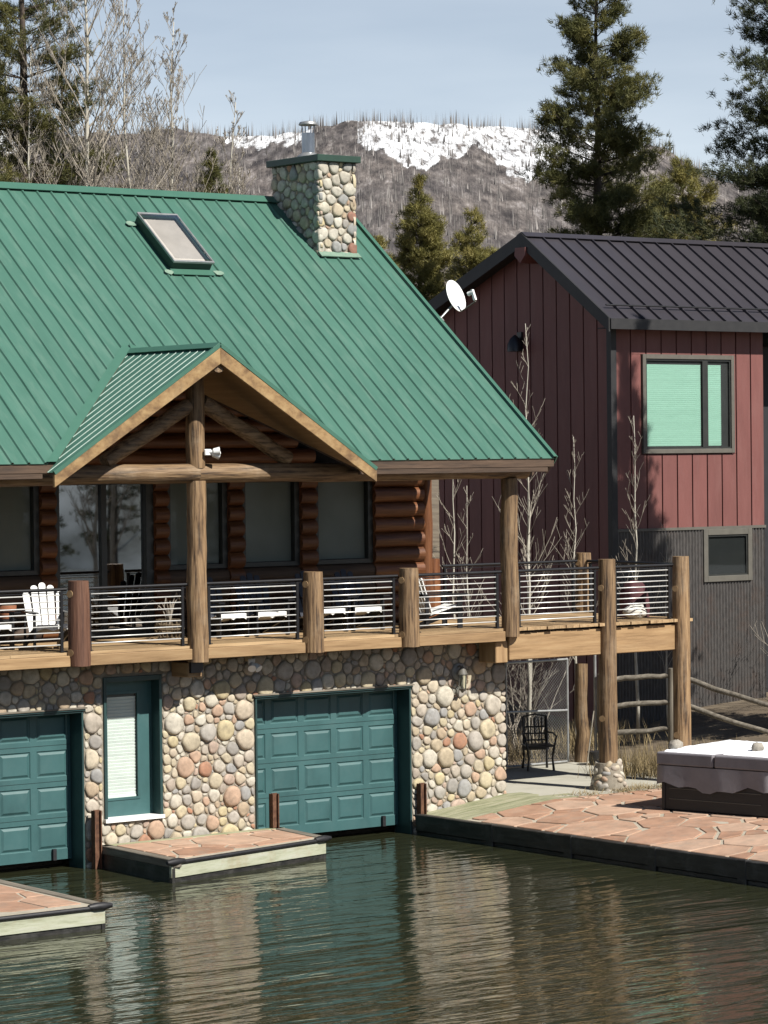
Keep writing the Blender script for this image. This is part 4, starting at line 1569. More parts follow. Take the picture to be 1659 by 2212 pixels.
for x0, x1, nm in ((-.02, W / 2 - .012, 1), (W / 2 + .012, W + .02, 2)):
    MB().box(-.02, W + .02, -W / 2 + .012 if nm == 1 else -W - .02, .02 if nm == 1 else -W / 2 - .012, .745, .955).build('cover_half', 'vinyl', tub, bevel=.03, seg=3)


def snow_sheet(x0, x1, y0, y1, z, seed):
    r_ = random.Random(seed)
    m_ = MB()
    G_ = 18
    for j in range(G_ + 1):
        for i in range(G_ + 1):
            a, b = i / G_, j / G_
            ed = min(a, 1 - a, b, 1 - b)
            h = .05 * min(1, ed * 7) ** .6 * r_.uniform(.8, 1.15) - (.01 if ed == 0 else 0)
            jx = r_.uniform(-.02, .02) if ed == 0 else 0
            m_.v.append((x0 + a * (x1 - x0) + jx, y0 + b * (y1 - y0) + (r_.uniform(-.02, .02) if ed == 0 else 0), z + h))
    for j in range(G_):
        for i in range(G_):
            q = j * (G_ + 1) + i
            m_.f.append((q, q + 1, q + G_ + 2, q + G_ + 1))
    return m_.build('snow_layer', 'snow', tub, smooth=1)


snow_sheet(.02, W - .02, -W / 2 + .04, -.02, .955, 1)
snow_sheet(.10, W - .02, -W + .02, -W / 2 - .03, .955, 2)
tub.location = (.30, -3.52, .50)
tub.rotation_euler = (0, 0, math.radians(13))


def boulder(name, label, cat, c, s, seed, mat='rock', sq=(1, .8, .7), group=None):
    r_ = random.Random(seed)
    m_ = MB()
    n, rows = 12, 7
    for i in range(rows):
        ph_ = math.pi * (i + .5) / rows
        for j in range(n):
            a = 2 * math.pi * j / n
            rr = s * r_.uniform(.85, 1.12)
            m_.v.append((c[0] + rr * sq[0] * math.sin(ph_) * math.cos(a), c[1] + rr * sq[1] * math.sin(ph_) * math.sin(a), c[2] + rr * sq[2] * math.cos(ph_)))
    for i in range(rows - 1):
        for j in range(n):
            m_.f.append((i * n + j, i * n + n + j, i * n + n + (j + 1) % n, i * n + (j + 1) % n))
    m_.f += [tuple(range(n)), tuple((rows - 1) * n + k for k in range(n))[::-1]]
    o = m_.build(name, mat, None, smooth=55)
    return tag(o, label, cat, group)


boulder('rock', 'rough grey rock weighing down the far corner of the hot tub cover', 'rock', (.62, -3.60, 1.54), .13, 3)
boulder('rock', 'pale block of rock on the hot tub snow at the frame edge', 'rock', (1.22, -4.86, 1.55), .12, 4)

# ------------------------------------------------------------------ red neighbour house
red = thing('red_house', 'dark red board house with black standing-seam roof', 'house', (9.5, 8, .6))
X0, Y0 = 7.52, 5.67
XR = 11.72
EYr, EZr = 5.27, 8.92
APY, APZ = 7.95, 10.76
BKY, BKZ = 11.6, 9.28
XO = 7.15
SR = (APZ - EZr) / (APY - EYr)
SB = (APZ - BKZ) / (BKY - APY)
bd = MB()
bd.box(X0 + .03, XR, Y0 + .03, 11.3, .3, 8.86)
bd.prism([(X0 + .03, Y0 + .03, 8.86), (X0 + .03, 11.3, 8.86), (X0 + .03, 11.3, APZ - (11.3 - APY) * SB - .2), (X0 + .03, APY, APZ - .2)], (6, 0, 0))
body = bd.build('wall', 'red_dark', red)
# boards on the gable wall
yb_ = Y0 + .02
while yb_ < 11.2:
    y1_ = min(yb_ + .385, 11.25)

    def gt(y): return (EZr + (y - EYr) * SR if y < APY else APZ - (y - APY) * SB) - .16
    pts_ = [(X0, yb_, .5), (X0, y1_, .5), (X0, y1_, gt(y1_))]
    if yb_ < APY < y1_: pts_.append((X0, APY, APZ - .16))
    pts_.append((X0, yb_, gt(yb_)))
    MB().prism(pts_, (.028, 0, 0)).build('siding_board', 'red_board', body, bevel=.004)
    yb_ += .415
xb_ = X0 + .12
while xb_ < XR - .1:
    x1_ = min(xb_ + .385, XR)
    segs_ = [(4.74, 8.86)]
    if x1_ > 8.33 and xb_ < 10.86: segs_ = [(4.74, 6.24), (8.26, 8.86)]
    for z0_, z1_ in segs_:
        MB().box(xb_, x1_, Y0, Y0 + .028, z0_, z1_).build('siding_board', 'red_board', body, bevel=.004)
    if len(segs_) == 2 and xb_ < 8.33: MB().box(xb_, 8.31, Y0, Y0 + .028, 6.245, 8.255).build('siding_board', 'red_board', body, bevel=.004)
    if len(segs_) == 2 and x1_ > 10.86: MB().box(10.88, x1_, Y0, Y0 + .028, 6.245, 8.255).build('siding_board', 'red_board', body, bevel=.004)
    xb_ += .415
MB().box(X0 - .035, X0 + .11, Y0 - .035, Y0 - .001, .5, 8.86).box(X0 - .035, X0 - .002, Y0, Y0 + .10, .5, 8.86).build('corner_trim', 'dark_trim', red)


def corrug(p, d, L_, z0_, z1_, nrm, pitch=.085, amp=.020):
    # ribs keep one phase along the whole wall
    m_ = MB()
    n = int(L_ / pitch * 6)
    for i in range(n + 1):
        t = i / n * L_
        o = amp * math.cos(2 * math.pi * (t + p[0]) / pitch)
        q = V(p) + V(d) * t + V(nrm) * o
        m_.v += [(q.x, q.y, z0_), (q.x, q.y, z1_)]
    for i in range(n):
        m_.f.append((2 * i, 2 * i + 2, 2 * i + 3, 2 * i + 1))
    return m_


for xa_, xb_2, za_, zb_2 in ((X0 + .11, 9.98, .5, 4.70), (9.98, 11.31, .5, 3.64), (11.31, XR, .5, 4.70)):
    corrug((xa_, Y0 + .002, 0), (1, 0, 0), xb_2 - xa_, za_, zb_2, (0, -1, 0)).build('corrugated_cladding', 'corrugated', red, smooth=1)
MB().box(X0 + .11, XR + .02, Y0 - .03, Y0 - .002, 4.70, 4.755).build('belt_trim', 'taupe', red)


def window(x0, x1, z0, z1, fwid, mull, glass):
    f_ = MB()
    y0, y1 = Y0 - .045, Y0 + .03
    f_.box(x0, x0 + fwid, y0, y1, z0, z1).box(x1 - fwid, x1, y0, y1, z0, z1).box(x0 + fwid, x1 - fwid, y0, y1, z0, z0 + fwid).box(x0 + fwid, x1 - fwid, y0, y1, z1 - fwid, z1)
    w_ = f_.build('window', 'taupe', red, bevel=.005)
    s_ = MB()
    a0, a1, b0, b1 = x0 + fwid, x1 - fwid, z0 + fwid, z1 - fwid
    t = .035
    s_.box(a0, a0 + t, Y0 - .02, Y0 + .02, b0, b1).box(a1 - t, a1, Y0 - .02, Y0 + .02, b0, b1).box(a0 + t, a1 - t, Y0 - .02, Y0 + .02, b0, b0 + t).box(a0 + t, a1 - t, Y0 - .02, Y0 + .02, b1 - t, b1)
    for m0, m1 in mull:
        s_.box(m0, m1, Y0 - .025, Y0 + .02, b0 + t, b1 - t)
    s_.build('sash', 'bronze', w_)
    edges = [a0 + t] + [e for m_ in mull for e in m_] + [a1 - t]
    for p0, p1 in zip(edges[::2], edges[1::2]):
        sheet(p0, p1, Y0 - .012, b0 + t, b1 - t).build('pane', glass, w_)
    return w_, a0, a1, b0, b1


# cut the wall mesh free behind the panes: a shallow lit recess with blinds just behind the glass
uw, a0, a1, b0, b1 = window(8.33, 10.86, 6.26, 8.26, .09, [(9.98, 10.13)], 'glass_clear')
MB().box(8.46, 10.73, Y0 + .021, Y0 + .027, 6.37, 8.15).build('window_recess', 'dark_trim', uw)
nb = 40
bs = None
for (p0, p1) in ((8.47, 9.95), (10.15, 10.52)):
    for i in range(nb):
        z = 6.41 + i * (8.06 - 6.41) / nb
        MB().obox(((p0 + p1) / 2, Y0 + .013, z + .019), (p1 - p0, 0, 0), (0, .014, -.036), (0, .003, .003)).build('blind_slat', 'blind_green', uw)
lwn, a0, a1, b0, b1 = window(9.96, 11.33, 3.62, 4.698, .12, [], 'glass_coated')
MB().box(10.09, 11.20, Y0 + .021, Y0 + .027, 3.75, 4.57).build('window_recess', 'void', lwn)

# roof of the red house
rf = MB()
NR_ = V((0, -SR, 1)).normalized()
NBk = V((0, SB, 1)).normalized()
XRR = 15.5
rf.prism([(XO, EYr, EZr), (XRR, EYr, EZr), (XRR, APY, APZ), (XO, APY, APZ)], -NR_ * .15)
rf.prism([(XO, APY, APZ), (XRR, APY, APZ), (XRR, BKY, BKZ), (XO, BKY, BKZ)], -NBk * .15)
rroof = rf.build('roof', 'dark_trim', red)
SP = .445
i = 0
x = XO + .03
while x < XRR - .1:
    x1_ = min(x + SP, XRR)
    prof = [(0, 0), (SP - .045, 0), (SP - .042, .045), (SP - .018, .045), (SP - .015, 0), (SP - .004, 0)]
    lo = [V((x + u, EYr, EZr)) + NR_ * (h + .006) for u, h in prof]
    hi = [V((x + u, APY, APZ)) + NR_ * (h + .006) for u, h in prof]
    MB().add(lo + hi, [(k, k + 1, 7 + k, 6 + k) for k in range(5)]).build('roof_panel', 'roof_dark', rroof)
    x += SP
mb = MB()
s1 = V((0, -1, -SR)).normalized()
s2 = V((0, 1, -SB)).normalized()
top = V((0, APY, APZ + .055))
mb.prism([V((XO - .02, top.y, top.z)), V((XRR, top.y, top.z)), V((XRR, top.y, top.z)) + s1 * .17, V((XO - .02, top.y, top.z)) + s1 * .17], NR_ * .012)
mb.prism([V((XO - .02, top.y, top.z)), V((XRR, top.y, top.z)), V((XRR, top.y, top.z)) + s2 * .17, V((XO - .02, top.y, top.z)) + s2 * .17], NBk * .012)
mb.build('ridge_cap', 'roof_dark', rroof)
mb = MB()
for a, b in (((XO, EYr, EZr), (XO, APY, APZ)), ((XO, APY, APZ), (XO, BKY, BKZ))):
    a, b = V(a), V(b)
    mb.prism([a + V((0, 0, .04)), b + V((0, 0, .04)), b + V((0, 0, -.24)), a + V((0, 0, -.24))], (-.04, 0, 0))
mb.build('rake_board', 'dark_trim', rroof)
MB().box(XO, XRR, EYr - .03, EYr - .002, EZr - .19, EZr + .02).build('fascia', 'dark_trim', rroof)
MB().prism([(XO + .02, EYr, EZr - .17), (XRR, EYr, EZr - .17), (XRR, Y0, EZr - .17), (XO + .02, Y0, EZr - .17)], (0, 0, .02)).build('soffit', 'dark_trim', rroof)
pu = MB()
pu.prism([(XO - .08, APY - .02 - .16, APZ - .26), (XO - .08, APY - .02 + .16, APZ - .26), (XO - .08, APY + .16, APZ - .42), (XO - .08, APY - .02, APZ - .58), (XO - .08, APY - .18, APZ - .42)], (.5, 0, 0))
pu.build('ridge_beam', 'red_board', rroof)
sg = MB()
q = V((0, EYr + .34, EZr + .34 * SR)) + NR_ * .085
sg.tube([(XO + .15, q.y, q.z), (XRR, q.y, q.z)], .017, 8)
sg.build('snow_guard', 'black_metal', rroof)
wl = thing('wall_lamp', 'black wall lamp on the shaded red gable', 'lamp', (X0, 8.47, 8.6))
MB().box(X0 - .05, X0, 8.40, 8.54, 8.55, 8.80).build('back_plate', 'black_metal', wl)
MB().tube([(X0 - .16, 8.47, 8.40), (X0 - .16, 8.47, 8.55), (X0 - .16, 8.47, 8.68), (X0 - .16, 8.47, 8.74)], [.17, .16, .09, .02], 14).build('lamp_shade', 'black_metal', wl, smooth=40)

# building edge past the red house, its near-black colour stands in for gap shade
nb_ = thing('gap_shade_house', 'house wall just past the red house, coloured near-black for shade', 'house', (14, 9, 0))
MB().box(11.82, 16.5, 6.7, 12, .2, 8.5).build('wall', 'charcoal_shade_siding', nb_)
MB().prism([(11.80, 6.5, 8.5), (11.80, 12.2, 8.5), (11.80, 9.3, 9.0)], (4.8, 0, 0)).build('roof', 'roof_dark', nb_)
nc_ = thing('blue_house', 'small dark blue roof showing behind the black seam roof', 'house', (22, 16, 0))
MB().prism([(22.6, 14.0, 10.3), (22.6, 18.8, 10.3), (22.6, 16.4, 12.3)], (6, 0, 0)).build('roof', M('roof_navy', [(.016, .022, .04), (.026, .034, .06)], rough=.5, scale=4, bump=.05), nc_)
MB().box(23.0, 28.3, 14.6, 18.2, 1.2, 10.3).build('wall', 'charcoal_shade_siding', nc_)

# ------------------------------------------------------------------ things on the deck
def adirondack(label):
    t = thing('adirondack_chair', label, 'chair', (0, 0, 0), 'adirondack chairs along the deck', local=True)
    # front faces -y; seat front edge at y=-.28
    for s in (-1, 1):
        MB().box(s * .29 - .015, s * .29 + .015, -.33, -.24, 0, .56).build('front_leg', 'black_metal', t)
        MB().prism([(s * .265 - .012, -.26, .36), (s * .265 - .012, -.26, .26), (s * .265 - .012, .52, .0), (s * .265 - .012, .58, .0), (s * .265 - .012, .60, .06)], (.024, 0, 0)).build('stringer', 'black_metal', t)
        MB().prism([(s * .31 - .065, -.40, .56), (s * .31 + .065, -.40, .56), (s * .31 + .055, .10, .56), (s * .31 + .02, .42, .56), (s * .31 - .04, .42, .56)], (0, 0, .022)).build('arm', 'black_metal', t)
        MB().box(s * .30 - .012, s * .30 + .012, .30, .36, .08, .56).build('back_support', 'black_metal', t)
    for k in range(5):
        y0 = -.27 + k * .105
        z0 = .372 - k * .030
        MB().prism([(-.26, y0, z0), (.26, y0, z0), (.26, y0 + .095, z0 - .027), (-.26, y0 + .095, z0 - .027)], (0, 0, .016)).build('seat_slat', 'white_paint', t)
    ap = []
    for i in range(17):   # scalloped apron
        x = -.27 + .54 * i / 16
        ap.append((x, -.285, .285 + .045 * abs(math.sin(i / 16 * 2 * math.pi))))
    MB().prism(ap + [(.27, -.285, .385), (-.27, -.285, .385)], (0, -.016, 0)).build('seat_apron', 'white_paint', t)
    bx = [-.215, -.105, 0, .105, .215]
    tops = [.86, .96, 1.0, .96, .86]
    for x, zt in zip(bx, tops):
        fan = 1.22
        q0, q1 = V((0, .20, .24)), V((0, .20 + (zt - .24) * .36, zt))
        n = 6
        pl_ = [(x - .046, q0.y, q0.z), (x + .046, q0.y, q0.z), (x * fan + .052, q1.y, q1.z - .03), (x * fan + .03, q1.y, q1.z - .006), (x * fan, q1.y, q1.z), (x * fan - .03, q1.y, q1.z - .006), (x * fan - .052, q1.y, q1.z - .03)]
        pl2 = []
        for (a, b, c) in pl_:
            pl2.append((a, .20 + (c - .24) * .36, c))
        MB().prism(pl2, (0, .018, -.006)).build('back_slat', 'white_paint', t)
    MB().box(-.25, .25, .345, .375, .52, .58).build('back_rail', 'black_metal', t)
    return t


ch0 = adirondack('x')
chairs = [((-8.72, .30), -18, 'white slatted adirondack chair with black frame turned beside the rust-brown post'),
          ((-9.55, .80), 8, 'adirondack chair cut off by the frame edge beside the clay pot'),
          ((-5.15, .88), 5, 'adirondack chair on the deck just past the tall gable post'),
          ((-4.30, .92), -6, 'adirondack chair behind the railing just before the short middle post'),
          ((-3.15, .90), 4, 'adirondack chair behind the railing just past the short middle post'),
          ((-2.35, .94), -4, 'adirondack chair in shade before the last short deck post'),
          ((-1.12, .38), 78, 'white slatted adirondack chair facing sideways by the stacked log corner')]
for i, ((x, y), a, lab) in enumerate(chairs):
    c = ch0 if i == 0 else copy_tree(ch0)
    c.location = (x, y, DZ + .003)
    c.rotation_euler = (0, 0, math.radians(a))
    c['label'] = lab
    if 0 < i < 6:  # first and last chairs keep white back slats, the rest get dark navy
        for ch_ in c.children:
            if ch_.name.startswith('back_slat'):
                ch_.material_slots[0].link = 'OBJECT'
                ch_.material_slots[0].material = MAT['dark_navy']

# clay pot on a small table at the far left
tb = thing('side_table', 'small dark slatted table under the clay pot', 'table', (-9.0, 1.1, DZ))
MB().box(-9.3, -8.75, .85, 1.35, DZ + .42, DZ + .45).build('table_top', 'black_metal', tb)
for x in (-9.27, -8.81):
    for y in (.88, 1.29):
        MB().box(x, x + .03, y, y + .03, DZ, DZ + .42).build('leg', 'black_metal', tb)
pt = thing('clay_pot', 'orange clay pot at the edge of the frame on the deck', 'pot', (-9.05, 1.05, DZ + .45))
MB().tube([(-9.05, 1.05, DZ + .455), (-9.05, 1.05, DZ + .60), (-9.05, 1.05, DZ + .605), (-9.05, 1.05, DZ + .66)], [.11, .155, .18, .18], 16).build('pot_body', 'terracotta', pt, smooth=40)
MB().tube([(-9.05, 1.05, DZ + .64), (-9.05, 1.05, DZ + .662)], [.16, .155], 16).build('soil', 'earth', pt)
# wire basket with dried branches by the slider
bk_ = thing('wire_basket', 'wicker basket with dried bowed branches by the tall post', 'basket', (-5.95, 1.2, DZ))
m_ = MB()
for k in range(16):
    a = k * .3927
    m_.tube([(-5.95 + .17 * math.cos(a), 1.2 + .17 * math.sin(a), DZ + .01), (-5.95 + .24 * math.cos(a), 1.2 + .24 * math.sin(a), DZ + .16), (-5.95 + .21 * math.cos(a), 1.2 + .21 * math.sin(a), DZ + .30)], .012, 5)
for z, r_ in ((.02, .17), (.10, .22), (.16, .24), (.23, .23), (.30, .21)):
    m_.tube([(-5.95 + r_ * math.cos(a * .3927), 1.2 + r_ * math.sin(a * .3927), DZ + z) for a in range(17)], .014, 5)
m_.build('basket_weave', 'wicker', bk_)
m_ = MB()
r_ = random.Random(2)
for k in range(7):
    a = r_.uniform(0, 6.28)
    h = r_.uniform(.3, .5)
    e = r_.uniform(.15, .4)
    m_.tube([(-5.95, 1.2, DZ + .2), (-5.95 + .3 * e * math.cos(a), 1.2 + .3 * e * math.sin(a), DZ + .2 + h * .7), (-5.95 + .8 * e * math.cos(a), 1.2 + .8 * e * math.sin(a), DZ + .25 + h), (-5.95 + 1.3 * e * math.cos(a), 1.2 + 1.3 * e * math.sin(a), DZ + .18 + h * .8)], [.012, .010, .008, .004], 5)
m_.build('dried_branch', 'twig_grey', bk_)
boulder('white_stone', 'humped white stone sitting on the deck beyond the cable railing', 'stone', (2.98, -.02, DZ + .12), .20, 8, mat='white_rock', sq=(1.2, .8, .72))
bn = thing('covered_bundle', 'dark red cloth cover standing behind the last railing bay', 'cover', (3.38, .45, DZ))
m_ = MB()
r_ = random.Random(5)
nn_ = 16
for i, (z, rr) in enumerate(((0, .34), (.25, .32), (.5, .30), (.72, .26), (.86, .17), (.90, .05))):
    for k in range(nn_):
        a = k * 2 * math.pi / nn_
        q = rr * (1 + .18 * math.sin(k * 2.7 + i * .4) + r_.uniform(-.05, .05))
        m_.v.append((3.38 + q * .75 * math.cos(a), .45 + q * .8 * math.sin(a), DZ + z * .72))
for i in range(5):
    for k in range(nn_):
        m_.f.append((i * nn_ + k, i * nn_ + (k + 1) % nn_, i * nn_ + nn_ + (k + 1) % nn_, i * nn_ + nn_ + k))
m_.f.append(tuple(5 * nn_ + k for k in range(nn_)))
m_.build('cloth', 'maroon', bn, smooth=1)

# ------------------------------------------------------------------ lamps, plaque, dish
ln = thing('wall_lantern', 'weathered brass wall lantern on the lit stone pier', 'lantern', (-1.02, -.06, 2.4))
lx, ly = -1.03, -.17
for k in range(6):
    a = k * 1.047
    MB().tube([(lx + .062 * math.cos(a), ly + .062 * math.sin(a), 2.36), (lx + .078 * math.cos(a), ly + .078 * math.sin(a), 2.60)], .007, 5).build('cage_bar', 'taupe', ln)
MB().tube([(lx, ly, 2.36), (lx, ly, 2.60)], [.056, .072], 12, cap=False).build('glass_body', 'glass_clear', ln, smooth=1)
MB().tube([(lx, ly, 2.60), (lx, ly, 2.615), (lx, ly, 2.68), (lx, ly, 2.72), (lx, ly, 2.75)], [.095, .09, .06, .02, .012], 12).build('lantern_cap', 'taupe', ln, smooth=50)
MB().tube([(lx, ly, 2.36), (lx, ly, 2.34), (lx, ly, 2.29)], [.062, .05, .012], 12).build('lantern_base', 'taupe', ln, smooth=50)
MB().tube([(lx, ly, 2.66), (lx, ly + .06, 2.74), (lx, ly + .17, 2.70)], .012, 6).build('bracket_arm', 'taupe', ln, smooth=60)
pq = thing('address_plaque', 'cream stone address plaque with dark numerals beside the wall lantern', 'plaque', (-.86, -.07, 2.5))
pts_ = [(-.955, 2.33), (-.82, 2.35), (-.775, 2.46), (-.755, 2.58), (-.79, 2.635), (-.85, 2.665), (-.93, 2.655), (-.965, 2.60)]
MB().prism([(x, -.085, z) for x, z in chaikin(pts_, 1)], (0, .06, 0)).build('plaque_face', M('plaque', [(.58, .50, .34), (.66, .58, .42)], rough=.8, scale=9, bump=.2), pq, bevel=.008)
for ch_, z in (('1', 2.575), ('5', 2.505), ('3', 2.435)):
    tcv = bpy.data.curves.new('numeral', 'FONT')
    tcv.body = ch_
    tcv.size = .085
    tcv.extrude = .003
    tcv.align_x = 'CENTER'
    tcv.materials.append(MAT['rust'])
    o = bpy.data.objects.new('numeral_curve', tcv)
    COL.objects.link(o)
    nme = bpy.data.meshes.new_from_object(o)
    bpy.data.objects.remove(o)
    nme.name = 'numeral'
    o = bpy.data.objects.new('numeral', nme)
    COL.objects.link(o)
    o.parent = pq
    o.rotation_euler = (math.pi / 2, math.radians(12), 0)
    o.location = V((-.862, -.089, z)) - WPOS[pq.name]


def floodlight(label, c, heads):
    t = thing('floodlight', label, 'floodlight', c)
    c = V(c)
    MB().obox(c, (.12, 0, 0), (0, .05, 0), (0, 0, .10)).build('housing', 'white_paint', t, bevel=.012)
    for d in heads:
        d = V(d).normalized()
        MB().tube([c + d * .03, c + d * .07, c + d * .09, c + d * .19], [.02, .025, .05, .065], 12).build('lamp_head', 'white_paint', t, smooth=40)
    return t


floodlight('white floodlight under the deck edge on the stone', (-5.28, -.14, 3.02), [(.3, -.9, -.7), (-.5, -.8, -.6)])
floodlight('white twin floodlight on the gable king post', (-6.50, -.79, 6.34), [(.9, -.3, -.25), (.8, -.5, .1)])

dish = thing('satellite_dish', 'white satellite dish on the green roof edge', 'satellite dish', (.25, 2.0, 8.6))
dc = V((.62, 1.95, 9.06))
dn_ = V((.22, -.93, .36)).normalized()
t1 = dn_.cross(V((0, 0, 1))).normalized()
t2 = t1.cross(dn_)
m_ = MB()
m_.v.append(tuple(dc - dn_ * .05))
for r_ in (.3, .6, .85, 1.0):
    for k in range(28):
        a = k * 2 * math.pi / 28
        m_.v.append(tuple(dc + t1 * (.235 * r_ * math.cos(a)) + t2 * (.30 * r_ * math.sin(a)) + dn_ * (.05 * r_ * r_ - .05)))
for k in range(28):
    m_.f.append((0, 1 + (k + 1) % 28, 1 + k))
    for q in range(3):
        a = 1 + q * 28 + k
        b = 1 + q * 28 + (k + 1) % 28
        m_.f.append((a, b, b + 28, a + 28))
o = m_.build('reflector', 'white_paint', dish, smooth=1)
sm_ = o.modifiers.new('thick', 'SOLIDIFY')
sm_.thickness = .012
base = V((.24, 1.93, main_z(1.93) + .03))
MB().tube([base, base + V((.12, -.02, .12)), dc - dn_ * .12 - t2 * .12, dc - dn_ * .06], .020, 8).build('mast', 'galv', dish, smooth=60)
lb = dc - t2 * .30
lnb = dc + dn_ * .36 - t2 * .14
MB().tube([dc - dn_ * .08 - t2 * .18, lb + dn_ * .02, lnb - t2 * .12], .014, 6).build('feed_arm', 'taupe', dish, smooth=60)
MB().obox(lnb, t1 * .05, dn_ * .05, t2 * .20).build('feed_bracket', 'white_paint', dish, bevel=.005)
MB().tube([lnb + t2 * .06, lnb + t2 * .06 - dn_ * .10], [.03, .042], 10).build('feed_horn', 'white_paint', dish, smooth=40)
MB().obox(base, (.10, 0, 0), (0, .10, .079), (0, -.012, .016)).build('mount_plate', 'galv', dish)

# ------------------------------------------------------------------ gate, iron chair, rail fence
gt_ = thing('chain_link_gate', 'chain link gate between timber posts under the raised deck', 'gate', (3.2, 3.1, .5))
gx0, gx1, gy, gz0, gz1 = 2.62, 4.10, 3.12, .55, 2.45
m_ = MB()
for a, b in (((gx0, gy, gz0), (gx0, gy, gz1)), ((gx1, gy, gz0), (gx1, gy, gz1)), ((gx0, gy, gz1), (gx1, gy, gz1)), ((gx0, gy, gz0), (gx1, gy, gz0)), ((gx0, gy, 1.55), (gx1, gy, 1.5))):
    MB().tube([a, b], .022, 8).build('frame_tube', 'galv', gt_, smooth=60)
p_ = .062
W_, H_ = gx1 - gx0, gz1 - gz0
k = -H_
while k < W_:
    for sgn in (1, -1):
        a0_, b0_ = max(0, k), min(W_, k + H_)
        if b0_ - a0_ > .02:
            za, zb2 = (a0_ - k, b0_ - k) if sgn > 0 else (H_ - (a0_ - k), H_ - (b0_ - k))
            m_.tube([(gx0 + a0_, gy + .006 * sgn, gz0 + za), (gx0 + b0_, gy + .006 * sgn, gz0 + zb2)], .0035, 3, cap=False)
    k += p_
m_.build('wire_mesh', 'galv', gt_, kind='stuff')
MB().box(2.36, 2.54, 3.05, 3.22, .4, 2.9).build('gate_post', 'darkwood_z', gt_, bevel=.01)
log(MB(), (2.58, 3.5, .4), (2.60, 3.52, 2.9), .07, .06, 10, 5).build('gate_post', 'bark_aspen', gt_, smooth=50)
log(MB(), (4.42, 3.12, .4), (4.45, 3.12, 2.35), .13, .12, 12, 6, random.Random(5), .03).build('gate_post', 'log_z', gt_, smooth=50)
MB().tube([(4.72, 3.05, .5), (4.72, 3.05, 2.55)], .028, 8).build('gate_post', 'galv', gt_, smooth=50)
ic = thing('iron_chair', 'black cast iron garden chair in front of the gate', 'chair', (2.95, 2.75, .5), local=True)
for s in (-1, 1):
    MB().tube([(s * .24, -.24, 0), (s * .22, -.22, .22), (s * .25, -.25, .43)], [.025, .018, .025], 8).build('front_leg', 'black_metal', ic, smooth=60)
    MB().tube([(s * .23, .30, 0), (s * .21, .24, .22), (s * .22, .22, .45), (s * .22, .28, .95)], [.025, .018, .022, .02], 8).build('rear_leg', 'black_metal', ic, smooth=60)
    MB().tube([(s * .25, -.25, .43), (s * .29, -.24, .62), (s * .29, .0, .66), (s * .23, .25, .66)], .018, 6).build('arm', 'black_metal', ic, smooth=60)
MB().box(-.26, .26, -.26, .24, .43, .46).build('seat', 'black_metal', ic, bevel=.01)
MB().box(-.25, .25, .20, .23, .34, .43).build('apron', 'black_metal', ic)
bkk = MB()
for i in range(7):
    x = -.20 + i * .066
    bkk.tube([(x, .235, .46), (x + .02 * math.sin(i * 2), .25, .66), (x, .28, .93)], .013, 6)
for z in (.52, .64, .76, .95):
    bkk.tube([(-.22, .23 + (z - .46) * .1, z), (0, .23 + (z - .46) * .1, z + (.04 if z > .9 else 0)), (.22, .23 + (z - .46) * .1, z)], .016, 6)
bkk.build('back_grille', 'black_metal', ic, smooth=60)
ic.location = (2.95, 2.62, .515)
ic.rotation_euler = (0, 0, math.radians(-28))
bp_ = thing('fire_bucket', 'black bucket with a leaning tool handle by the stone footing', 'bucket', (4.30, 2.55, .5))
MB().tube([(4.30, 2.55, .515), (4.30, 2.55, .74), (4.30, 2.55, .76)], [.13, .17, .175], 14).build('bucket_body', 'rubber', bp_, smooth=40)
MB().tube([(4.02, 2.5, .52), (4.34, 2.66, 1.5)], .014, 6).build('tool_handle', 'grey_z', bp_, smooth=60)

fn = thing('rail_fence', 'weathered split-rail fence running behind the hot tub', 'fence', (5.6, 2.0, .6))
FP = [V((4.75, 2.9, .5)), V((5.75, 2.05, .7)), V((6.75, -.4, .5)), V((7.6, -3.0, .3))]
FT = [2.15, 2.25, 1.55, 1.0]
for i, p in enumerate(FP):
    log(MB(), (p.x, p.y, p.z - .3), (p.x, p.y, FT[i]), .085, .075, 12, 4, random.Random(i + 3)).build('fence_post', 'grey_z', fn, smooth=50)
for i in range(3):
    for hs in (.12, .62, 1.12):
        a = V((FP[i].x, FP[i].y, FT[i] - hs))
        b = V((FP[i + 1].x, FP[i + 1].y, FT[i + 1] - hs))
        if i > 0 and hs > 1: continue
        log(MB(), a, b, .055, .045, 8, 6, random.Random(int(i * 7 + hs * 10)), .02).build('fence_rail', 'grey_x', fn, smooth=60)

# ------------------------------------------------------------------ vegetation
def grass_clump(name, label, spots, seed, h=(.25, .6), mat='dry_grass', n=420):
    r_ = np.random.default_rng(seed)
    V_ = []
    for (x, y, rad, z) in spots:
        px_ = x + r_.normal(0, rad, n)
        py_ = y + r_.normal(0, rad * .8, n)
        a = r_.uniform(0, 6.28, n)
        hh_ = r_.uniform(*h, n)
        ln_ = r_.uniform(.05, .35, n)
        w_ = r_.uniform(.004, .008, n)
        t_ = np.zeros((n, 3, 3))
        t_[:, 0] = np.stack([px_ - w_ * np.sin(a), py_ + w_ * np.cos(a), np.full(n, z)], 1)
        t_[:, 1] = np.stack([px_ + w_ * np.sin(a), py_ - w_ * np.cos(a), np.full(n, z)], 1)
        t_[:, 2] = np.stack([px_ + ln_ * np.cos(a), py_ + ln_ * np.sin(a), z + hh_], 1)
        V_.append(t_)
    V_ = np.concatenate(V_).reshape(-1, 3)
    return tag(raw_mesh(name, V_, np.arange(len(V_)), 3, mat), label, 'grass', kind='stuff')


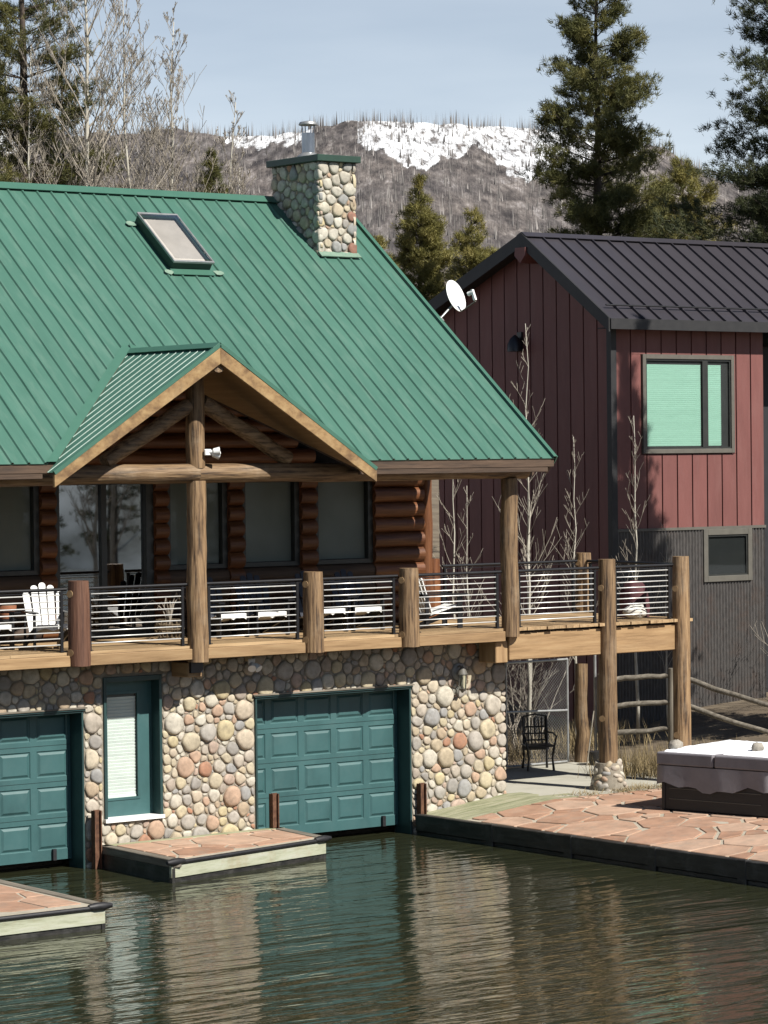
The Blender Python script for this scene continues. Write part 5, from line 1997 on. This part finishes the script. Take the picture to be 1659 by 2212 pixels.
grass_clump('dry_grass', 'tawny dry grass between patio post and hot tub', [(3.4, .9, .30, .45), (4.2, 1.2, .35, .5), (5.0, .8, .4, .55), (4.0, .3, .3, .47)], 1)
grass_clump('dry_grass', 'flattened dry grass behind the chain link gate', [(3.6, 4.4, .5, .5), (4.8, 4.2, .5, .55), (3.0, 5.0, .5, .5), (5.8, 4.5, .7, .7)], 2, h=(.2, .5))
grass_clump('weeds', 'sparse dry weeds along the slab joint and post footing', [(1.75, -1.1, .18, .5), (.9, -1.05, .22, .49), (2.3, -.9, .2, .5), (2.6, -1.2, .25, .5)], 3, h=(.03, .12), n=160)


def branchy(mb_, p, d, L_, r, depth, rg_, up=.25, nk=(3, 5), spread=.6, shrink=.55, segs=4, nside=5, minr=.004):
    """tapered limb with side limbs; returns nothing, fills the mesh"""
    pts_, rr = [V(p)], [r]
    q = V(p)
    d = V(d).normalized()
    for i in range(segs):
        d = (d + V((rg_.uniform(-1, 1), rg_.uniform(-1, 1), rg_.uniform(-.4, 1) * .8)) * .13 + V((0, 0, up * .12))).normalized()
        q = q + d * (L_ / segs)
        pts_.append(q.copy())
        rr.append(max(minr, r * (1 - .85 * (i + 1) / segs)))
    mb_.tube(pts_, rr, nside if r > .02 else (4 if r > .009 else 3), cap=False)
    if depth <= 0: return
    n = rg_.randint(*nk)
    for k in range(n):
        t = rg_.uniform(.25, 1.0)
        i = min(segs - 1, int(t * segs))
        f_ = t * segs - i
        b = pts_[i].lerp(pts_[i + 1], f_)
        rb = (rr[i] * (1 - f_) + rr[i + 1] * f_) * .7
        a = rg_.uniform(0, 6.283)
        side = V((math.cos(a), math.sin(a), 0))
        dd = (d * (1 - spread) + side * spread + V((0, 0, up))).normalized()
        branchy(mb_, b, dd, L_ * shrink * rg_.uniform(.6, 1.15) * (1.1 - .5 * t), max(minr, rb), depth - 1, rg_, up, nk, spread, shrink, max(2, segs - 1), nside, minr)


def aspen(label, base, H, r, seed, nlimb=22, name='aspen_tree', spread=.5, first=.2, lim=.30, group='bare aspens', min_r=.005, lean=(0, 0), depth=2, nk=(3, 5)):
    rg_ = random.Random(seed)
    t = thing(name, label, 'tree', base, group)
    b = V(base)
    n = 10
    tr = MB()
    pts_ = []
    rr = []
    for i in range(n + 1):
        f_ = i / n
        pts_.append(b + V((lean[0] * f_ * H + rg_.uniform(-.02, .02) * H * .3, lean[1] * f_ * H + rg_.uniform(-.02, .02) * H * .3, f_ * H)))
        rr.append(max(min_r, r * (1 - .93 * f_)))
    tr.tube(pts_, rr, 8)
    tr.build('trunk', 'bark_aspen', t, smooth=1)
    cr = MB()
    for k in range(nlimb):
        f_ = first + (1 - first) * (k + rg_.random()) / nlimb
        i = min(n - 1, int(f_ * n))
        p = pts_[i].lerp(pts_[i + 1], f_ * n - i)
        a = rg_.uniform(0, 6.283)
        L_ = H * lim * (1.12 - f_) * rg_.uniform(.6, 1.2)
        branchy(cr, p, V((math.cos(a) * spread, math.sin(a) * spread, .75)), L_, max(min_r, r * (1 - .9 * f_) * .45), depth, rg_, up=.35, nk=nk, spread=.5, shrink=.55, minr=min_r * .7)
    cr.build('crown', 'twig_grey', t, smooth=1)
    return t


def pine(label, base, H, R, seed, mat='needles_olive', name='pine_tree', n_wh=34, first=.12, shape=1.0, dens=1.0, tuft=.15, group='conifers behind the houses', nb=5, kneed=20, rand=.35, cols=None):
    """conifer: tapered trunk, whorled limbs, needle tufts on the outer half of each limb"""
    rg_ = random.Random(seed)
    ng = np.random.default_rng(seed)
    t = thing(name, label, 'tree', base, group)
    b = V(base)
    tr = MB()
    n = 8
    pts_ = [b + V((rg_.uniform(-.05, .05), rg_.uniform(-.05, .05), H * i / n)) for i in range(n + 1)]
    tr.tube(pts_, [max(.02, .016 * H * (1 - .95 * i / n)) for i in range(n + 1)], 8)
    C_, D_ = [], []
    for w in range(n_wh):
        f_ = first + (1 - first) * (w + rg_.uniform(0, .6)) / n_wh
        if f_ > .995: continue
        z = f_ * H
        prof = (1 - f_) ** shape
        Lmax = R * max(.06, prof) * (1 if f_ > .2 else .55 + f_ * 2.2)
        p0_ = b + V((0, 0, z))
        for k in range(nb if f_ < .9 else 4):
            a = rg_.uniform(0, 6.283)
            L_ = Lmax * (1 - rand + 1.6 * rand * rg_.random())
            if rg_.random() < .05: L_ *= 1.3
            el = rg_.uniform(-.28, .22) + .55 * f_ * f_
            d = V((math.cos(a), math.sin(a), el)).normalized()
            e = p0_ + d * L_ + V((0, 0, .10 * L_))
            mid = p0_.lerp(e, .5) - V((0, 0, .06 * L_))
            tr.tube([p0_, mid, e], [max(.010, .010 * L_ + .010), .012, .006], 4, cap=False)
            nt_ = max(4, int(L_ * 11 * dens))
            for q in range(nt_):
                s_ = .34 + .66 * ((q + rg_.random()) / nt_) ** .6
                c = p0_.lerp(mid, s_ * 2) if s_ < .5 else mid.lerp(e, s_ * 2 - 1)
                wdt = .19 * L_ * (1.2 - abs(s_ - .7)) + .05
                c = c + V((rg_.gauss(0, wdt * .55), rg_.gauss(0, wdt * .55), rg_.gauss(.03, .045 + .018 * L_)))
                C_.append(c)
                D_.append((d * .6 + V((0, 0, .55)) + V((rg_.gauss(0, .35), rg_.gauss(0, .35), 0))))
    C_ = np.array([tuple(c) for c in C_])
    D_ = np.array([tuple(c) for c in D_])
    m = len(C_)
    rd = ng.normal(0, 1, (m, kneed, 3)) * .75 + D_[:, None, :]
    rd /= np.linalg.norm(rd, axis=2, keepdims=True)
    ln_ = tuft * ng.uniform(.6, 1.25, (m, kneed, 1))
    sd2 = np.cross(rd, ng.normal(0, 1, (m, kneed, 3)))
    sd2 /= np.linalg.norm(sd2, axis=2, keepdims=True) + 1e-9
    wv = tuft * .058
    off = ng.normal(0, tuft * .22, (m, kneed, 3))
    o_ = C_[:, None, :] + off
    T_ = np.stack([o_ - sd2 * wv, o_ + sd2 * wv, o_ + rd * ln_], 2).reshape(-1, 3)
    tr.build('trunk', 'bark_pine', t, smooth=1)
    raw_mesh('crown', T_, np.arange(len(T_)), 3, mat, t)
    return t


# conifers
pine('tall olive pine rising behind the black seam roof', (17.35, 17.16, 1.5), 17.1, 3.0, 101, 'needles_olive', n_wh=42, first=.30, shape=.60, dens=3.3, nb=6, rand=.45)
pine('dark pine cut off by the frame edge beyond the black roof', (17.9, 10.4, 1.0), 20.0, 4.1, 102, 'needles_dark', n_wh=42, first=.25, shape=.75, dens=2.6, nb=8, rand=.42)
pine('broad golden-green conifer between the two tall pines', (21.1, 18.2, 2.0), 11.9, 3.1, 103, 'needles_gold', n_wh=32, first=.3, shape=.62, dens=2.8, nb=7, rand=.42)
pine('olive conifer rising between chimney and black roof', (16.87, 23.84, 2.0), 11.6, 2.6, 104, 'needles_gold', n_wh=40, first=.4, shape=.78, dens=2.8, nb=7, rand=.42)
pine('smaller olive conifer at the side of the black roof peak', (20.9, 26.6, 2.0), 11.1, 2.4, 105, 'needles_gold', n_wh=32, first=.4, shape=.7, dens=2.8, nb=7, rand=.42)
pine('low golden conifer half hidden behind the chimney', (13.4, 21.2, 2.0), 9.8, 2.2, 106, 'needles_gold', n_wh=28, first=.4, shape=.6, dens=2.8, nb=7, rand=.42)
pine('small lone conifer above the green ridge before the chimney', (12.47, 27.2, 2.0), 12.4, 1.75, 107, 'needles_olive', n_wh=40, first=.5, shape=.62, dens=2.0, nb=6, rand=.42)
pine('large shaggy pine in the upper corner behind the green roof', (6.0, 25.9, 2.0), 19.0, 2.7, 108, 'needles_olive', n_wh=32, first=.40, shape=.45, dens=1.9, nb=5, rand=.58)
pine('pine at the very edge of frame behind the green roof', (4.75, 26.2, 2.0), 15.8, 2.6, 109, 'needles_olive', n_wh=28, first=.40, shape=.5, dens=1.5, nb=5, rand=.5)
pine('thin scrubby pine among the bare aspens', (9.6, 30.0, 2.2), 14.6, 1.8, 110, 'needles_dark', n_wh=34, first=.40, shape=.6, dens=1.8, rand=.45)
pine('short brownish pine under the bare aspens', (8.2, 28.5, 2.2), 11.6, 2.6, 111, 'needles_brown', n_wh=28, first=.5, shape=.5, dens=1.8, nb=6, rand=.4)
pine('low brownish pine behind the ridge by the aspen clump', (10.9, 29.5, 2.2), 11.3, 2.4, 112, 'needles_brown', n_wh=28, first=.5, shape=.5, dens=1.8, nb=6, rand=.4)
pine('rusty low pine in the frame corner over the ridge', (6.4, 29.5, 2.2), 12.2, 2.6, 113, 'needles_brown', n_wh=28, first=.5, shape=.5, dens=1.8, nb=6, rand=.4)
# out of frame, its shadow lies on the red wall
pine('slender pine outside the frame shading the red house', (9.45, -.9, .8), 14.4, 2.7, 120, 'needles_dark', n_wh=46, first=.42, shape=1.0, dens=2.6, nb=6, rand=.45, group='conifers by the red house')

pine('shorter pine outside the frame shading the red house foundation', (9.3, 1.0, .9), 9.2, 1.1, 121, 'needles_dark', n_wh=36, first=.08, shape=.6, dens=2.6, nb=6, rand=.4, group='conifers by the red house')
# right-hand shore outside the frame: what the glass doors mirror
for i, (x, y, h, lab) in enumerate(((27.6, -47.2, 15, 'shore pine outside the frame mirrored in the sliding door'), (33.0, -60.5, 17, 'taller shore pine outside the frame behind the mirrored pine'), (19.2, -44.5, 12, 'smaller shore pine outside the frame nearest the lake'))):
    pine(lab, (x, y, .3), h, 1.9, 130 + i, 'needles_dark', n_wh=30, first=.15, shape=.7, dens=1.2, group='shore trees outside the frame')
for i, (x, y, h, lab) in enumerate(((23.6, -46.6, 11, 'bare shore aspen outside the frame beside the smaller pine'), (25.3, -48.2, 12, 'bare shore aspen outside the frame between the shore pines'))):
    aspen(lab, (x, y, .3), h, .11, 140 + i, nlimb=24, min_r=.012, first=.2, group='shore trees outside the frame')

# bare aspens over the green ridge
AK = dict(min_r=.0085, first=.40, depth=3, nk=(3, 4))
aspen('tall white-stemmed bare aspen in front of the shaggy pine', (7.0, 24.6, 2.0), 18.4, .14, 201, nlimb=72, lim=.33, spread=.6, **AK)
aspen('bare aspen with straight pointed top over the skylight', (9.1, 23.9, 2.0), 15.2, .105, 202, nlimb=54, lim=.27, spread=.4, **AK)
aspen('bare aspen leaning outward nearest the small lone conifer', (9.75, 23.6, 2.0), 13.2, .095, 203, nlimb=46, lim=.26, spread=.5, lean=(.05, -.04), **AK)
aspen('slim bare aspen between the two tallest aspens', (8.1, 24.5, 2.0), 15.8, .10, 204, nlimb=56, lim=.30, spread=.4, **AK)
aspen('short forked bare aspen low over the ridge cap', (10.4, 23.3, 2.0), 11.6, .085, 205, nlimb=40, lim=.28, spread=.6, lean=(.03, .0), **AK)
aspen('thin bare aspen at the frame corner by the shaggy pine', (5.5, 24.8, 2.0), 14.5, .09, 206, nlimb=50, lim=.30, spread=.55, **AK)
aspen('wide bare aspen set further back in the corner trees', (7.6, 29.5, 2.2), 14.5, .10, 207, nlimb=56, lim=.34, spread=.7, **AK)
aspen('low spreading bare aspen behind the pointed aspen', (10.6, 27.0, 2.2), 11.4, .09, 208, nlimb=38, lim=.34, spread=.8, **AK)
aspen('knee-high looking bare aspen tips nearest the lone conifer', (11.9, 25.6, 2.2), 10.4, .08, 209, nlimb=34, lim=.32, spread=.8, **AK)
aspen('stout bare aspen crown left of the pointed aspen', (8.6, 26.8, 2.2), 12.6, .10, 210, nlimb=56, lim=.34, spread=.8, **AK)

# young aspens between the houses
SG = 'young bare aspens between the houses'
aspen('young bare aspen just past the log wall corner', (2.30, 4.2, .5), 6.2, .040, 211, nlimb=18, name='aspen_sapling', first=.28, lim=.22, group=SG, min_r=.006, depth=1)
aspen('twin-stemmed pale sapling beside the log wall corner', (2.55, 4.1, .5), 5.2, .035, 212, nlimb=14, name='aspen_sapling', first=.3, lim=.22, group=SG, min_r=.006, depth=1)
aspen('tallest young aspen reaching up the shaded red gable', (4.35, 4.5, .55), 8.2, .045, 213, nlimb=22, name='aspen_sapling', first=.3, lim=.20, group=SG, min_r=.006, depth=1)
aspen('young aspen with wide branches behind the corner post', (4.0, 4.1, .55), 6.5, .042, 214, nlimb=22, name='aspen_sapling', first=.3, lim=.26, group=SG, min_r=.006, spread=.7, depth=1)
aspen('bushy young aspen behind the rear deck post', (5.6, 4.6, .6), 6.0, .036, 215, nlimb=22, name='aspen_sapling', first=.25, lim=.24, group=SG, min_r=.006, spread=.45, depth=1)
aspen('young aspen against the lit corner of the red house', (6.9, 4.3, .7), 6.3, .038, 216, nlimb=22, name='aspen_sapling', first=.25, lim=.23, group=SG, min_r=.006, spread=.45, depth=1)
aspen('low spindly sapling under the red house window corner', (7.6, 4.2, .8), 4.0, .026, 217, nlimb=14, name='aspen_sapling', first=.2, lim=.28, group=SG, min_r=.005, depth=1)
for i, (x, y, z, h, lab) in enumerate(((11.0, 3.4, 1.0, 2.6, 'leafless grey shrub cut by the frame edge near the wall past the red house'), (9.2, 2.2, .9, 1.2, 'low leafless shrub beyond the hot tub cover'), (3.3, 5.4, .5, 2.4, 'tangled leafless shrub behind the chain link gate'), (5.0, 5.6, .6, 2.2, 'tangled leafless shrub under the right deck bay'))):
    rg_ = random.Random(300 + i)
    sh_ = thing('bare_shrub', lab, 'shrub', (x, y, z), 'leafless shrubs')
    m_ = MB()
    for k in range(12):
        a = rg_.uniform(0, 6.283)
        branchy(m_, (x + rg_.uniform(-.25, .25), y + rg_.uniform(-.25, .25), z - .1), (math.cos(a) * .5, math.sin(a) * .5, 1), h * rg_.uniform(.6, 1.1), .018, 2, rg_, up=.2, nk=(3, 5), spread=.6)
    m_.build('branches', 'twig_grey', sh_, smooth=1)
